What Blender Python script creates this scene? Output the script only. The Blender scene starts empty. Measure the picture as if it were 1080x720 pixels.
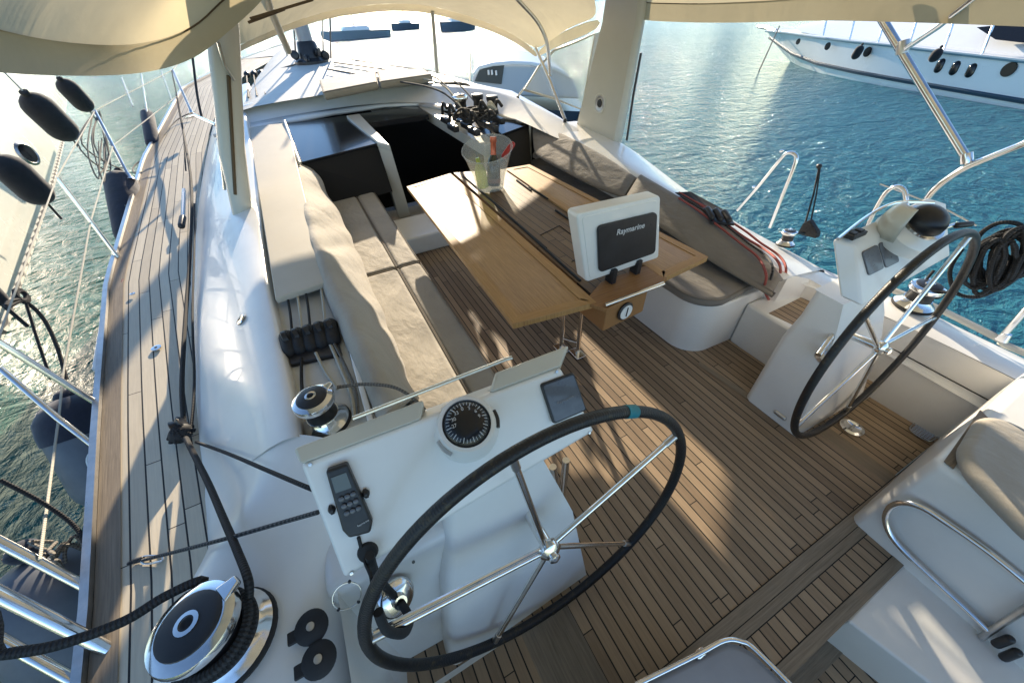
import bpy, math, random
from mathutils import Vector as V, Matrix, Quaternion
random.seed(7)
S = bpy.context.scene
col = S.collection
R = math.radians

# ------------------------------------------------------------------ camera
CAM = V((-1.08364, 0.29482, 1.69601)); FPX = 391.344
CR_ = V((0.88473066, -0.46476531, -0.03528264)); CU_ = V((0.33624761, 0.58399442, 0.73884254)); CF_ = V((0.32278352, 0.66554035, -0.67295381))
def ray(px, py): return CF_*FPX + CR_*(px-540) + CU_*(360-py)
def at(px, py, X=None, Y=None, Z=None):
    """point of a known plane of the boat seen at a photo pixel (measuring helper)"""
    d = ray(px, py)
    i, k = (0, X) if X is not None else (1, Y) if Y is not None else (2, Z)
    return CAM + d*((k-CAM[i])/d[i])
def atp(px, py, p0, n):
    d = ray(px, py); return CAM + d*((p0-CAM).dot(n)/d.dot(n))
cd = bpy.data.cameras.new('camera'); cam = bpy.data.objects.new('camera', cd); col.objects.link(cam)
cam.matrix_world = Matrix(((CR_.x, CU_.x, -CF_.x, CAM.x), (CR_.y, CU_.y, -CF_.y, CAM.y), (CR_.z, CU_.z, -CF_.z, CAM.z), (0, 0, 0, 1)))
cd.sensor_width = 36; cd.lens = FPX/1080*36; cd.clip_start = 0.02; cd.clip_end = 9000
S.camera = cam

# ------------------------------------------------------------------ materials
def mat(name, base=(.8, .8, .8), rough=.5, metal=0, coat=0, trans=0, ior=1.45, alpha=1, spec=.5, sheen=0):
    m = bpy.data.materials.new(name); m.use_nodes = True
    b = m.node_tree.nodes['Principled BSDF']; i = b.inputs
    i['Base Color'].default_value = (*base, 1); i['Roughness'].default_value = rough; i['Metallic'].default_value = metal
    i['Coat Weight'].default_value = coat; i['Transmission Weight'].default_value = trans; i['IOR'].default_value = ior
    i['Alpha'].default_value = alpha; i['Specular IOR Level'].default_value = spec; i['Sheen Weight'].default_value = sheen
    return m
class N:
    def __init__(s, m): s.m = m; s.t = m.node_tree; s.b = s.t.nodes['Principled BSDF']
    def n(s, typ, **kw):
        x = s.t.nodes.new('ShaderNode'+typ)
        for k, v in kw.items():
            if k.startswith('i_'):
                k = k[2:]; k = int(k) if k.isdigit() else k.replace('_', ' ')
                x.inputs[k].default_value = v
            else: setattr(x, k, v)
        return x
    def l(s, a, b): s.t.links.new(a, b)
    def math(s, op, a, b=None, c=None):
        x = s.n('Math', operation=op)
        for i, q in enumerate((a, b, c)):
            if q is None: continue
            if isinstance(q, (int, float)): x.inputs[i].default_value = q
            else: s.l(q, x.inputs[i])
        return x.outputs[0]
    def ramp(s, fac, stops):
        x = s.n('ValToRGB'); e = x.color_ramp.elements
        while len(e) < len(stops): e.new(.5)
        for q, (p, c) in zip(e, stops): q.position = p; q.color = (*c, 1) if len(c) == 3 else c
        s.l(fac, x.inputs[0]); return x.outputs[0]
    def noise(s, vec, scale, detail=4, rough=.5, dist=0):
        x = s.n('TexNoise', i_Scale=scale, i_Detail=detail, i_Roughness=rough, i_Distortion=dist)
        if vec is not None: s.l(vec, x.inputs['Vector'])
        return x.outputs['Fac']
    def mapv(s, vec, scale=(1, 1, 1), rot=(0, 0, 0)):
        x = s.n('Mapping'); x.inputs['Scale'].default_value = scale; x.inputs['Rotation'].default_value = rot; s.l(vec, x.inputs[0]); return x.outputs[0]
    def mix(s, fac, a, b, blend='MIX'):
        x = s.n('Mix', data_type='RGBA', blend_type=blend)
        for i, q in ((0, fac), (6, a), (7, b)):
            if isinstance(q, (int, float)): x.inputs[i].default_value = q
            elif isinstance(q, tuple): x.inputs[i].default_value = (*q, 1)
            else: s.l(q, x.inputs[i])
        return x.outputs[2]
    def bump(s, h, dist=.01, strength=1):
        x = s.n('Bump', i_Distance=dist, i_Strength=strength); s.l(h, x.inputs['Height']); s.l(x.outputs[0], s.b.inputs['Normal']); return x
    def coord(s, which='Object'): return s.n('TexCoord').outputs[which]

def noisy(m, amt=.08, scale=4, bump=0, bscale=60, rvar=.12):
    """a little uneven colour, gloss and relief"""
    k = N(m); o = k.coord(); c = m.node_tree.nodes['Principled BSDF'].inputs['Base Color'].default_value[:3]
    f = k.noise(o, scale, 6, .65)
    colr = k.ramp(f, [(.3, tuple(x*(1-amt) for x in c)), (.7, tuple(min(1, x*(1+amt)) for x in c))])
    k.l(colr, k.b.inputs['Base Color'])
    r = m.node_tree.nodes['Principled BSDF'].inputs['Roughness'].default_value
    f2 = k.noise(o, scale*2.3, 5, .7)
    k.l(k.math('ADD', k.math('MULTIPLY', k.math('SUBTRACT', f2, .5), rvar*2), r), k.b.inputs['Roughness'])
    if bump: k.bump(k.noise(o, bscale, 4), bump)
    return m
gel = noisy(mat('gelcoat', (.80, .785, .745), .33, coat=.25), .055, 2.4, .0006, 14)
gelmat = noisy(mat('gelcoat_nonskid', (.60, .58, .52), .55), .09, 2, .0008, 300)
cream = noisy(mat('cream_gelcoat', (.56, .54, .46), .35, coat=.2), .04, 2, .0004, 10)
lidm = noisy(mat('cream_nonskid', (.50, .455, .37), .6), .06, 2, .0008, 300)
hullw = noisy(mat('hull_white', (.84, .84, .82), .25, coat=.4), .03, .4, .004, .8)
hullc = noisy(mat('hull_cream', (.60, .59, .52), .25, coat=.4), .04, .6, .004, .7)
chrome = noisy(mat('stainless', (.78, .77, .75), .14, 1), .1, 14, 0, 60, .08)
dullss = noisy(mat('brushed_steel', (.55, .54, .52), .32, 1), .12, 25)
black = noisy(mat('black_plastic', (.022, .022, .024), .38), .3, 9)
rubber = noisy(mat('black_rubber', (.02, .02, .021), .7), .3, 12, .0006, 120)
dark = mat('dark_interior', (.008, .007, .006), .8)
gloss = mat('smoked_glass', (.012, .013, .016), .16, coat=.15, spec=.35)
navy = noisy(mat('navy_cover', (.014, .016, .03), .85, sheen=.3), .3, 10, .003, 18)
blackcov = noisy(mat('black_fender_cover', (.012, .012, .014), .9, sheen=.25), .3, 8, .004, 14)
greyf = noisy(mat('grey_fender', (.12, .13, .15), .45), .2, 6)
teal = noisy(mat('teal_tape', (.02, .20, .24), .5), .2, 20)
redm = mat('red_plastic', (.45, .03, .02), .4)
whitep = mat('white_plastic', (.75, .75, .73), .35)
ltext = mat('white_print', (.6, .6, .6), .5)
screen = noisy(mat('grey_screen', (.10, .105, .12), .3, coat=.3), .2, 30)
navyhull = mat('dark_hull', (.02, .03, .05), .3)
shorem = noisy(mat('far_shore', (.16, .15, .11), .9), .3, .05)

def teak(name, lo, hi, pw=.045, seam=.075, joint=1.35, seamcol=(.012, .011, .010), plain=False, grain=1.0):
    m = mat(name, lo, .62); k = N(m); uv = k.coord('UV')
    sp = k.n('SeparateXYZ'); k.l(uv, sp.inputs[0]); u, v = sp.outputs[0], sp.outputs[1]
    g = k.noise(k.mapv(uv, (150, 5, 1)), 1, 8, .65, .6)
    big = k.noise(k.mapv(uv, (3, 1.2, 1)), 1.2, 4, .6)
    blot = k.noise(k.mapv(uv, (14, 5, 1)), 1.5, 5, .7)
    mean = k.math('MULTIPLY', g, .75*grain)
    if plain:
        f = k.math('ADD', k.math('ADD', k.math('MULTIPLY', k.math('SUBTRACT', k.math('MULTIPLY', g, 1.9), .45), .6), k.math('MULTIPLY', big, .3)), k.math('MULTIPLY', blot, .25))
    else:
        us = k.math('DIVIDE', u, pw); idx = k.math('FLOOR', us); fr = k.math('SUBTRACT', us, idx)
        wn = k.n('TexWhiteNoise', noise_dimensions='1D'); k.l(idx, wn.inputs['W'])
        rnd = wn.outputs['Value']
        vs = k.math('ADD', k.math('DIVIDE', v, joint), k.math('MULTIPLY', rnd, 7.3)); vi = k.math('FLOOR', vs); vf = k.math('SUBTRACT', vs, vi)
        wn2 = k.n('TexWhiteNoise', noise_dimensions='2D'); cb = k.n('CombineXYZ'); k.l(idx, cb.inputs[0]); k.l(vi, cb.inputs[1]); k.l(cb.outputs[0], wn2.inputs['Vector'])
        pr = wn2.outputs['Value']
        f = k.math('ADD', k.math('ADD', k.math('MULTIPLY', g, .42), k.math('MULTIPLY', pr, .33)), k.math('ADD', k.math('MULTIPLY', big, .2), k.math('MULTIPLY', blot, .2)))
    c = k.ramp(f, [(.28, lo), (.58, tuple((a+b)/2 for a, b in zip(lo, hi))), (.85, hi)])
    if not plain:
        s1 = k.math('LESS_THAN', fr, seam); s2 = k.math('LESS_THAN', vf, .0035/joint)
        sm = k.math('MAXIMUM', s1, s2)
        c = k.mix(sm, c, seamcol)
        h = k.math('SUBTRACT', k.math('MULTIPLY', g, .35), sm)
        k.bump(h, .0022)
        k.l(k.math('ADD', k.math('MULTIPLY', g, .3), .42), k.b.inputs['Roughness'])
    else:
        k.bump(g, .0010)
    k.l(c, k.b.inputs['Base Color'])
    return m
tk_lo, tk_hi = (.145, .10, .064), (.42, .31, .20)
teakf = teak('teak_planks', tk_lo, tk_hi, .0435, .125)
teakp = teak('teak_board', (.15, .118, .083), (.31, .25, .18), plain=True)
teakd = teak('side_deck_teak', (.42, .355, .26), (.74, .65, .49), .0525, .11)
teakt = teak('table_varnished_teak', (.27, .14, .045), (.52, .30, .11), plain=True)
teakt.node_tree.nodes['Principled BSDF'].inputs['Coat Weight'].default_value = .35; teakt.node_tree.nodes['Principled BSDF'].inputs['Coat Roughness'].default_value = .25
teakc = teak('table_slats', (.11, .065, .035), (.28, .18, .09), .05, .08, .5)
teakr = teak('table_frame_teak', (.32, .165, .05), (.52, .30, .11), plain=True)
teakbox = teak('dark_table_box', (.22, .10, .035), (.36, .19, .07), plain=True)

def cloth(name, c, wr=.006, ws=3.2, amt=.12):
    m = mat(name, c, .88, sheen=.2); k = N(m); o = k.coord()
    f = k.noise(o, 3, 6, .6)
    k.l(k.ramp(f, [(.3, tuple(x*(1-amt) for x in c)), (.7, tuple(x*(1+amt) for x in c))]), k.b.inputs['Base Color'])
    a = k.noise(k.mapv(o, (1.6, .8, 1), (0, 0, .6)), ws, 4, .5, .25); w = k.noise(o, 420, 2)
    k.bump(k.math('ADD', a, k.math('MULTIPLY', w, .03)), wr)
    return m
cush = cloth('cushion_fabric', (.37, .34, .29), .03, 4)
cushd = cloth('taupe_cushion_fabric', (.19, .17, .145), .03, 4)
cushb = cloth('cream_cushion_fabric', (.52, .47, .38), .02)

def canopy_mat(name, c, tr):
    m = mat(name, c, .85); k = N(m); o = k.coord()
    f = k.noise(o, 1.6, 6, .65)
    cc = k.ramp(f, [(.3, tuple(x*.9 for x in c)), (.7, tuple(min(1, x*1.08) for x in c))])
    k.l(cc, k.b.inputs['Base Color'])
    h = k.math('ADD', k.noise(k.mapv(o, (1.2, 2.2, 1)), .9, 4, .45, .5), k.math('MULTIPLY', k.noise(o, 6, 4, .5, .5), .08))
    b = k.bump(h, .035)
    t = k.n('BsdfTranslucent'); k.l(cc, t.inputs[0]); k.l(b.outputs[0], t.inputs['Normal'])
    mx = k.n('MixShader', i_0=tr); k.l(k.b.outputs[0], mx.inputs[1]); k.l(t.outputs[0], mx.inputs[2])
    k.l(mx.outputs[0], k.t.nodes['Material Output'].inputs[0]); return m
canv = canopy_mat('canopy_canvas', (.60, .52, .345), .45)
hemm = canopy_mat('canopy_hem', (.50, .43, .285), .3)
pipem = mat('cushion_piping', (.16, .14, .115), .85)
piping = mat('brown_piping', (.10, .07, .04), .8)

def clear(name, tint, fac, rough=.02):
    m = mat(name, tint, rough); k = N(m)
    tr = k.n('BsdfTransparent'); tr.inputs[0].default_value = (*[min(1, .4+.62*x) for x in tint], 1)
    mx = k.n('MixShader', i_0=fac); k.l(tr.outputs[0], mx.inputs[1]); k.l(k.b.outputs[0], mx.inputs[2])
    k.l(mx.outputs[0], k.t.nodes['Material Output'].inputs[0]); return m
vinyl = clear('clear_vinyl', (.85, .88, .85), .35, .25)
acryl = clear('clear_acrylic', (.85, .86, .84), .2, .05)
bottleg = mat('bottle_glass', (.012, .022, .010), .08, coat=1)
limeg = clear('lime_glass', (.55, .62, .12), .6, .1)
foil = noisy(mat('copper_foil', (.50, .13, .07), .35, .5), .3, 60)

def ropem(name, c1, c2, tw=60, rough=.8):
    m = mat(name, c1, rough); k = N(m); uv = k.coord('UV')
    sp = k.n('SeparateXYZ'); k.l(uv, sp.inputs[0])
    a = k.math('SINE', k.math('ADD', k.math('MULTIPLY', sp.outputs[0], 12.566), k.math('MULTIPLY', sp.outputs[1], tw*6.28)))
    b = k.math('SINE', k.math('SUBTRACT', k.math('MULTIPLY', sp.outputs[0], 12.566), k.math('MULTIPLY', sp.outputs[1], tw*6.28)))
    f = k.math('MULTIPLY', a, b)
    k.l(k.ramp(k.math('ADD', k.math('MULTIPLY', f, .5), .5), [(.45, c1), (.62, c2)]), k.b.inputs['Base Color'])
    k.bump(f, .0015); return m
rblack = ropem('black_rope', (.012, .012, .013), (.035, .035, .037))
rblackf = ropem('flecked_rope', (.014, .014, .016), (.10, .10, .10), 30)
rwhite = ropem('white_rope', (.60, .57, .48), (.45, .42, .34))
rgrey = ropem('grey_rope', (.22, .20, .17), (.10, .09, .08), 50)
rred = ropem('red_rope', (.42, .10, .08), (.20, .05, .05), 50)
rpink = ropem('faded_red_rope', (.30, .16, .14), (.20, .09, .08), 50)
rgold = ropem('gold_line', (.42, .32, .10), (.20, .15, .06), 80)
leather = mat('stitched_leather', (.013, .013, .013), .42); k = N(leather); o = k.coord()
wear = k.noise(o, 38, 5, .7); k.l(k.ramp(wear, [(.56, (.012, .012, .013)), (.68, (.055, .042, .02))]), k.b.inputs['Base Color'])
uv = k.coord('UV'); sp = k.n('SeparateXYZ'); k.l(uv, sp.inputs[0])
st_ = k.math('MULTIPLY', k.math('SINE', k.math('MULTIPLY', sp.outputs[1], 900)), .12)
k.bump(k.math('ADD', k.noise(o, 220, 4), st_), .0012)

# water
wm = mat('sea_water', (.02, .16, .21), .07, ior=1.33, spec=.33); k = N(wm); o = k.coord()
w1 = k.noise(k.mapv(o, (1, 1.7, 1), (0, 0, .5)), 1.9, 5, .55, .6)
w2 = k.noise(k.mapv(o, (1.6, 1, 1), (0, 0, 1.1)), 6.0, 6, .6, .9)
w3 = k.noise(k.mapv(o, (1, 1, 1)), .22, 3, .5, .3)
k.bump(k.math('ADD', k.math('ADD', k.math('MULTIPLY', w1, 1.0), k.math('MULTIPLY', w2, .38)), k.math('MULTIPLY', w3, 1.0)), .24)
sp = k.n('SeparateXYZ'); k.l(o, sp.inputs[0])
fr_ = k.n('MapRange', i_1=6.0, i_2=45.0, i_3=.06, i_4=.12); k.l(sp.outputs[1], fr_.inputs[0]); k.l(fr_.outputs[0], k.b.inputs['Roughness'])
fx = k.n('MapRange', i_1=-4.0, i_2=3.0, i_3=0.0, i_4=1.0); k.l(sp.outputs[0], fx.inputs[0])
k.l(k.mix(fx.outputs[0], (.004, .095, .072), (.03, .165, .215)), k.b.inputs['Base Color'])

# ------------------------------------------------------------------ mesh building
def origin_of(o):
    p = V((0, 0, 0))
    while o is not None: p = p + V(o.location); o = o.parent
    return p
class M:
    def __init__(s): s.v = []; s.f = []; s.uv = {}
    def add(s, vs, fs, uvs=None):
        b = len(s.v); s.v += [V(x) for x in vs]
        for i, f in enumerate(fs):
            if uvs is not None: s.uv[len(s.f)] = uvs[i]
            s.f.append([b+q for q in f])
        return s
    def tube(s, pts, r, n=10, closed=False, smooth=0):
        pts = [V(p) for p in pts]
        if smooth: pts = spline(pts, smooth, closed)
        N_ = len(pts); rr = r if isinstance(r, (list, tuple)) else [r]*N_
        if len(rr) != N_: rr = [rr[min(len(rr)-1, int(i*len(rr)/N_))] for i in range(N_)]
        T = []
        for i in range(N_):
            a = pts[(i-1) % N_] if closed or i else pts[0]; b = pts[(i+1) % N_] if closed or i < N_-1 else pts[-1]
            t = (b-a); T.append(t.normalized() if t.length > 1e-9 else V((0, 0, 1)))
        x = T[0].orthogonal().normalized(); vs = []; L = [0]
        for i in range(N_):
            x = (x-T[i]*x.dot(T[i])); x = x.normalized() if x.length > 1e-6 else T[i].orthogonal().normalized()
            y = T[i].cross(x)
            for j in range(n):
                a = 2*math.pi*j/n; vs.append(pts[i]+(x*math.cos(a)+y*math.sin(a))*rr[i])
            if i: L.append(L[-1]+(pts[i]-pts[i-1]).length)
        fs = []; uvs = []
        for i in range(N_ if closed else N_-1):
            i2 = (i+1) % N_; l0 = L[i]; l1 = L[i2] if i2 else L[i]+(pts[0]-pts[-1]).length
            for j in range(n):
                j2 = (j+1) % n; fs.append([i*n+j, i*n+j2, i2*n+j2, i2*n+j]); uvs.append([(j/n, l0), ((j+1)/n, l0), ((j+1)/n, l1), (j/n, l1)])
        if not closed:
            fs.append(list(range(n))[::-1]); uvs.append([(0, 0)]*n); fs.append([(N_-1)*n+j for j in range(n)]); uvs.append([(0, 0)]*n)
        return s.add(vs, fs, uvs)
    def prism(s, top, off, uvf=None):
        top = [V(p) for p in top]; off = V(off); n = len(top); bot = [p+off for p in top]
        fs = [list(range(n)), list(range(n, 2*n))[::-1]]+[[i, n+i, n+(i+1) % n, (i+1) % n] for i in range(n)]
        uvs = None
        if uvf:
            al = top+bot; uvs = [[uvf(al[q]) for q in f] for f in fs]
        return s.add(top+bot, fs, uvs)
    def hexa(s, a, b):
        """two quads a (top) and b (bottom)"""
        fs = [[0, 1, 2, 3], [7, 6, 5, 4]]+[[i, 4+i, 4+(i+1) % 4, (i+1) % 4] for i in range(4)]
        return s.add(list(a)+list(b), fs)
    def box(s, lo, hi, uvf=None):
        x0, y0, z0 = lo; x1, y1, z1 = hi
        return s.prism([(x0, y0, z1), (x1, y0, z1), (x1, y1, z1), (x0, y1, z1)], (0, 0, z0-z1), uvf)
    def sheet(s, rows, uvm=None):
        n = len(rows[0]); vs = [V(p) for r in rows for p in r]; fs = []; uvs = []
        for i in range(len(rows)-1):
            for j in range(n-1):
                f = [i*n+j, i*n+j+1, (i+1)*n+j+1, (i+1)*n+j]; fs.append(f)
                if uvm: uvs.append([uvm[q//n][q % n] for q in f])
        return s.add(vs, fs, uvs if uvm else None)
    def lathe(s, prof, c, ax=(0, 0, 1), n=28, close=True):
        c = V(c); ax = V(ax).normalized(); x = ax.orthogonal().normalized(); y = ax.cross(x); vs = []; k = len(prof)
        for r, h in prof:
            for j in range(n):
                a = 2*math.pi*j/n; vs.append(c+ax*h+(x*math.cos(a)+y*math.sin(a))*r)
        fs = [[i*n+j, i*n+(j+1) % n, (i+1)*n+(j+1) % n, (i+1)*n+j] for i in range(k-1) for j in range(n)]
        if close: fs += [list(range(n))[::-1], [(k-1)*n+j for j in range(n)]]
        return s.add(vs, fs)
    def capsule(s, a, b, r, n=20, k=5, taper=1.0):
        a = V(a); b = V(b); L = (b-a).length; pr = []
        for i in range(k+1):
            t = math.pi/2*i/k; pr.append((max(.001, r*math.sin(t)*taper), r*(1-math.cos(t))))
        for i in range(k+1):
            t = math.pi/2*(1-i/k); pr.append((max(.001, r*math.sin(t)), L-r*(1-math.cos(t))))
        return s.lathe(pr, a, b-a, n)
    def build(s, name, m, parent=None, smooth=40, bevel=0, segs=2, solid=0, sub=0, loc=None, kind=None, label=None, cat=None, group=None):
        me = bpy.data.meshes.new(name); o = bpy.data.objects.new(name, me)
        if parent is not None: base = origin_of(parent)
        elif loc is not None: base = V(loc)
        elif kind: base = V((0, 0, 0))
        else:
            xs = [p.x for p in s.v]; ys = [p.y for p in s.v]; base = V(((min(xs)+max(xs))/2, (min(ys)+max(ys))/2, min(p.z for p in s.v)))
        me.from_pydata([p-base for p in s.v], [], s.f)
        if s.uv:
            uvl = me.uv_layers.new(name='UVMap')
            for pi, pl in enumerate(me.polygons):
                if pi in s.uv:
                    for li, u in zip(pl.loop_indices, s.uv[pi]): uvl.data[li].uv = u
        me.materials.append(m); col.objects.link(o)
        if parent is not None: o.parent = parent
        else: o.location = base
        if sub:
            md = o.modifiers.new('sub', 'SUBSURF'); md.levels = sub; md.render_levels = sub
        if solid:
            md = o.modifiers.new('solid', 'SOLIDIFY'); md.thickness = solid; md.offset = -1
        if bevel:
            md = o.modifiers.new('bevel', 'BEVEL'); md.width = bevel; md.segments = segs; md.limit_method = 'ANGLE'; md.angle_limit = R(35); md.harden_normals = False
        import bmesh
        bm = bmesh.new(); bm.from_mesh(me); 
        if not solid: bmesh.ops.recalc_face_normals(bm, faces=bm.faces)
        bm.to_mesh(me); bm.free()
        if smooth:
            me.polygons.foreach_set('use_smooth', [True]*len(me.polygons))
            if not sub: me.set_sharp_from_angle(angle=R(smooth))
            if bevel:
                md = o.modifiers.new('wn', 'WEIGHTED_NORMAL'); md.keep_sharp = False
                me.polygons.foreach_set('use_smooth', [True]*len(me.polygons)); 
        if kind: o['kind'] = kind
        if label: o['label'] = label
        if cat: o['category'] = cat
        if group: o['group'] = group
        return o
def spline(p, k=6, closed=False):
    n = len(p); out = []
    for i in range(n if closed else n-1):
        if closed: a, b, c, d = p[(i-1) % n], p[i], p[(i+1) % n], p[(i+2) % n]
        else: a, b, c, d = p[max(0, i-1)], p[i], p[i+1], p[min(n-1, i+2)]
        for j in range(k):
            t = j/k; out.append(.5*((2*b)+(c-a)*t+(2*a-5*b+4*c-d)*t*t+(3*b-a-3*c+d)*t**3))
    if not closed: out.append(p[-1])
    return out
def thing(name, label, cat, loc, group=None):
    o = bpy.data.objects.new(name, None); col.objects.link(o); o.location = loc; o.empty_display_size = .1
    o['label'] = label; o['category'] = cat
    if group: o['group'] = group
    return o
def copy_tree(o, parent=None):
    c = o.copy(); col.objects.link(c)
    if parent is not None: c.parent = parent
    for ch in [x for x in o.children]: copy_tree(ch, c)
    return c
def text(body, size, m, parent, o3, xa, ya, name='lettering', align='CENTER', bold=0):
    c = bpy.data.curves.new(name, 'FONT'); c.body = body; c.size = size; c.align_x = align; c.align_y = 'CENTER'; c.extrude = .0003; c.offset = bold
    tmp = bpy.data.objects.new('tmp_text', c); me = bpy.data.meshes.new_from_object(tmp); me.name = name; bpy.data.objects.remove(tmp); bpy.data.curves.remove(c)
    me.materials.clear(); me.materials.append(m); ob = bpy.data.objects.new(name, me); col.objects.link(ob)
    xa = V(xa).normalized(); za = xa.cross(V(ya)).normalized(); ya = za.cross(xa)
    base = origin_of(parent); ob.parent = parent
    p = V(o3)+za*.0015-base
    ob.matrix_local = Matrix(((xa.x, ya.x, za.x, p.x), (xa.y, ya.y, za.y, p.y), (xa.z, ya.z, za.z, p.z), (0, 0, 0, 1)))
    return ob
def rrect(q, r, k=5):
    q = [V(p) for p in q]; out = []
    for i in range(4):
        p, a, b = q[i], q[i-1], q[(i+1) % 4]; da = (a-p).normalized(); db = (b-p).normalized(); c = p+da*r+db*r
        for j in range(k+1):
            t = math.pi/2*j/k; out.append(c-db*r*math.cos(t)-da*r*math.sin(t))
    return out
def lerp(tab, x):
    for (a, b), (c, d) in zip(tab, tab[1:]):
        if x <= c: return b+(d-b)*max(0, (x-a))/(c-a) if x >= a else b
    return tab[-1][1]
def mir(pts): return [V((-p[0], p[1], p[2])) for p in pts]
uvxy = lambda p: (p[0], p[1])
uvyx = lambda p: (p[1], p[0])

# ================================================================== SETTING
m = M(); m.add([(-5000, -3000, -.8), (5000, -3000, -.8), (5000, 7000, -.8), (-5000, 7000, -.8)], [[0, 1, 2, 3]]); m.build('water', wm, kind='structure')

# cockpit floor
m = M()
def flat(m, x0, x1, y0, y1, z): m.add([(x0, y0, z), (x1, y0, z), (x1, y1, z), (x0, y1, z)], [[0, 1, 2, 3]], [[(x0, y0), (x1, y0), (x1, y1), (x0, y1)]])
flat(m, -1.39, 1.39, .58, 4.15, 0); flat(m, -.78, .78, .25, .58, 0)
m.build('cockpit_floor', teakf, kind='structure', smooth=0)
m = M()
for s in (-1, 1):
    a = [(s*.78, .22, 0), (s*.78, .58, 0)]; b = [(s*.80, .22, -.012), (s*.80, .58, -.012)]; c = [(s*.94, .22, -.088), (s*.94, .58, -.088)]; d = [(s*.97, .22, -.098), (s*.97, .58, -.098)]
    for p, q in ((a, b), (b, c), (c, d)): m.add([p[0], q[0], q[1], p[1]], [[0, 1, 2, 3]], [[(w[0], w[1]) for w in (p[0], q[0], q[1], p[1])]])
m.build('footwell_ramps', teakp, kind='structure')
m = M()
for s in (-1, 1):
    flat(m, *sorted((s*.97, s*1.39)), .25, .58, -.098)
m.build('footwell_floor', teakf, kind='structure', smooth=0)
m = M()
for s in (-1, 1):
    m.add([(s*.78, .58, 0), (s*1.39, .58, 0), (s*1.39, .58, -.12), (s*.78, .58, -.12)], [[0, 1, 2, 3]])
    m.add([(s*.97, .245, -.09), (s*1.39, .245, -.09), (s*1.39, -.1, -.09), (s*.97, -.1, -.09)], [[0, 1, 2, 3]])
m.build('footwell_sides', gel, kind='structure', smooth=0)
# margin boards and dark seams aft of the floor
def band(m, y0, y1, x0=-1.4, x1=1.4, z=.004): m.add([(x0, y0, z), (x1, y0, z), (x1, y1, z), (x0, y1, z)], [[0, 1, 2, 3]], [[(y0, x0), (y0, x1), (y1, x1), (y1, x0)]])
m = M(); band(m, .204, .247, -1.4, 1.4); band(m, .1695, .201, -.5, .49); band(m, .035, .073, -.5, .49)
m.add([(-.5, .035, .004), (.49, .035, .004), (.49, .035, -.25), (-.5, .035, -.25)], [[0, 1, 2, 3]], [[(0, -.5), (0, .46), (.25, .46), (.25, -.5)]])
for s in (-1, 1):
    m.add([(s*x, y, .003) for x, y in ((.655, .87), (.63, 1.20), (.66, 1.22), (.70, .90))], [[0, 1, 2, 3]], [[(x, y) for x, y in ((0, .87), (0, 1.2), (.03, 1.2), (.03, .87))]])
    m.add([(s*x, y, .0035) for x, y in ((.98, 1.20), (.98, 1.272), (1.39, 1.272), (1.39, 1.2))], [[0, 1, 2, 3]], [[(0, 0), (.04, 0), (.04, .4), (0, .4)]])
m.build('margin_boards', teakp, kind='structure', smooth=0)
m = M(); caulk = mat('caulking', (.013, .012, .011), .7)
for y in (.2485, .2025, .168, .0745): m.add([(-1.4 if y > .2 else -.5, y-.0022, .0025), (1.4 if y > .2 else .49, y-.0022, .0025), (1.4 if y > .2 else .49, y+.0022, .0025), (-1.4 if y > .2 else -.5, y+.0022, .0025)], [[0, 1, 2, 3]])
m.build('caulking_lines', caulk, kind='structure', smooth=0)
m = M(); flat(m, -.5, .49, .073, .1695, .002); m.build('walkway', teakf, kind='structure', smooth=0)
m = M(); flat(m, -.9, .9, -1.2, .04, -.22); m.build('lower_step_floor', teakf, kind='structure', smooth=0)
m = M(); band(m, -.05, .034, -.6, .6, -.216); m.build('lower_margin_board', teakp, kind='structure', smooth=0)

# hull and side decks
zd = [(-2, .36), (0, .38), (1, .40), (2, .44), (3.2, .5), (5.8, .62), (9.2, .86), (13, 1.0), (16, 1.1)]
xo = [(-2, 1.85), (0, 1.99), (1.0, 2.09), (2.0, 2.26), (3.2, 2.44), (5.8, 2.61), (9.2, 2.50), (12, 1.8), (14.5, .85), (16, .02)]
xi = [(-2, 1.60), (0, 1.70), (1.12, 1.78), (1.82, 1.88), (2.9, 1.975), (4.8, 2.05), (6.5, 2.05), (8, 1.95), (10, 1.6), (12, 1.0), (13, .4), (13.3, .02), (16, .01)]
_pr = [at(590, 126, Z=.58), at(540, 100, Z=.64), at(505, 93, Z=.68), at(468, 82, Z=.74), at(425, 74, Z=.8), at(385, 64, Z=.88)]
xoR = [(-2, 1.82), (.3, 1.86), (.75, 1.86), (1.4, 1.76), (2.2, 1.68), (3.2, 1.66)]+[(q.y, q.x) for q in _pr if q.y > 3.4]+[(16, .3)]
print('xoR', xoR)
zdR = [(-2, .2), (.3, .24), (1.3, .28), (2.2, .36), (3.2, .52), (4, .56), (5.8, .66), (9.2, .84), (13, .98), (16, 1.1)]
ys = [-1.6+.25*i for i in range(71)]
for s in (-1,):
    rows = []; uvm = []
    for y in ys:
        z = lerp(zd, y); a, b = lerp(xo, y), lerp(xi, y); b = min(a-.01, b-.02)
        rows.append([(s*(a+(b-a)*t), y, z) for t in (0, .25, .5, .75, 1)]); uvm.append([((a-b)*t, y) for t in (0, .25, .5, .75, 1)])
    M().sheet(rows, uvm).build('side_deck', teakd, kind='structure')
    # hull side with toe rail
    rows = [[(s*(lerp(xo, y)+.002), y, lerp(zd, y)), (s*(lerp(xo, y)+.012), y, lerp(zd, y)-.05), (s*(lerp(xo, y)*.99), y, lerp(zd, y)-.35), (s*lerp(xo, y)*.93, y, -1.0)] for y in ys]
    M().sheet(rows).build('hull_side', hullw, kind='structure')
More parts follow.
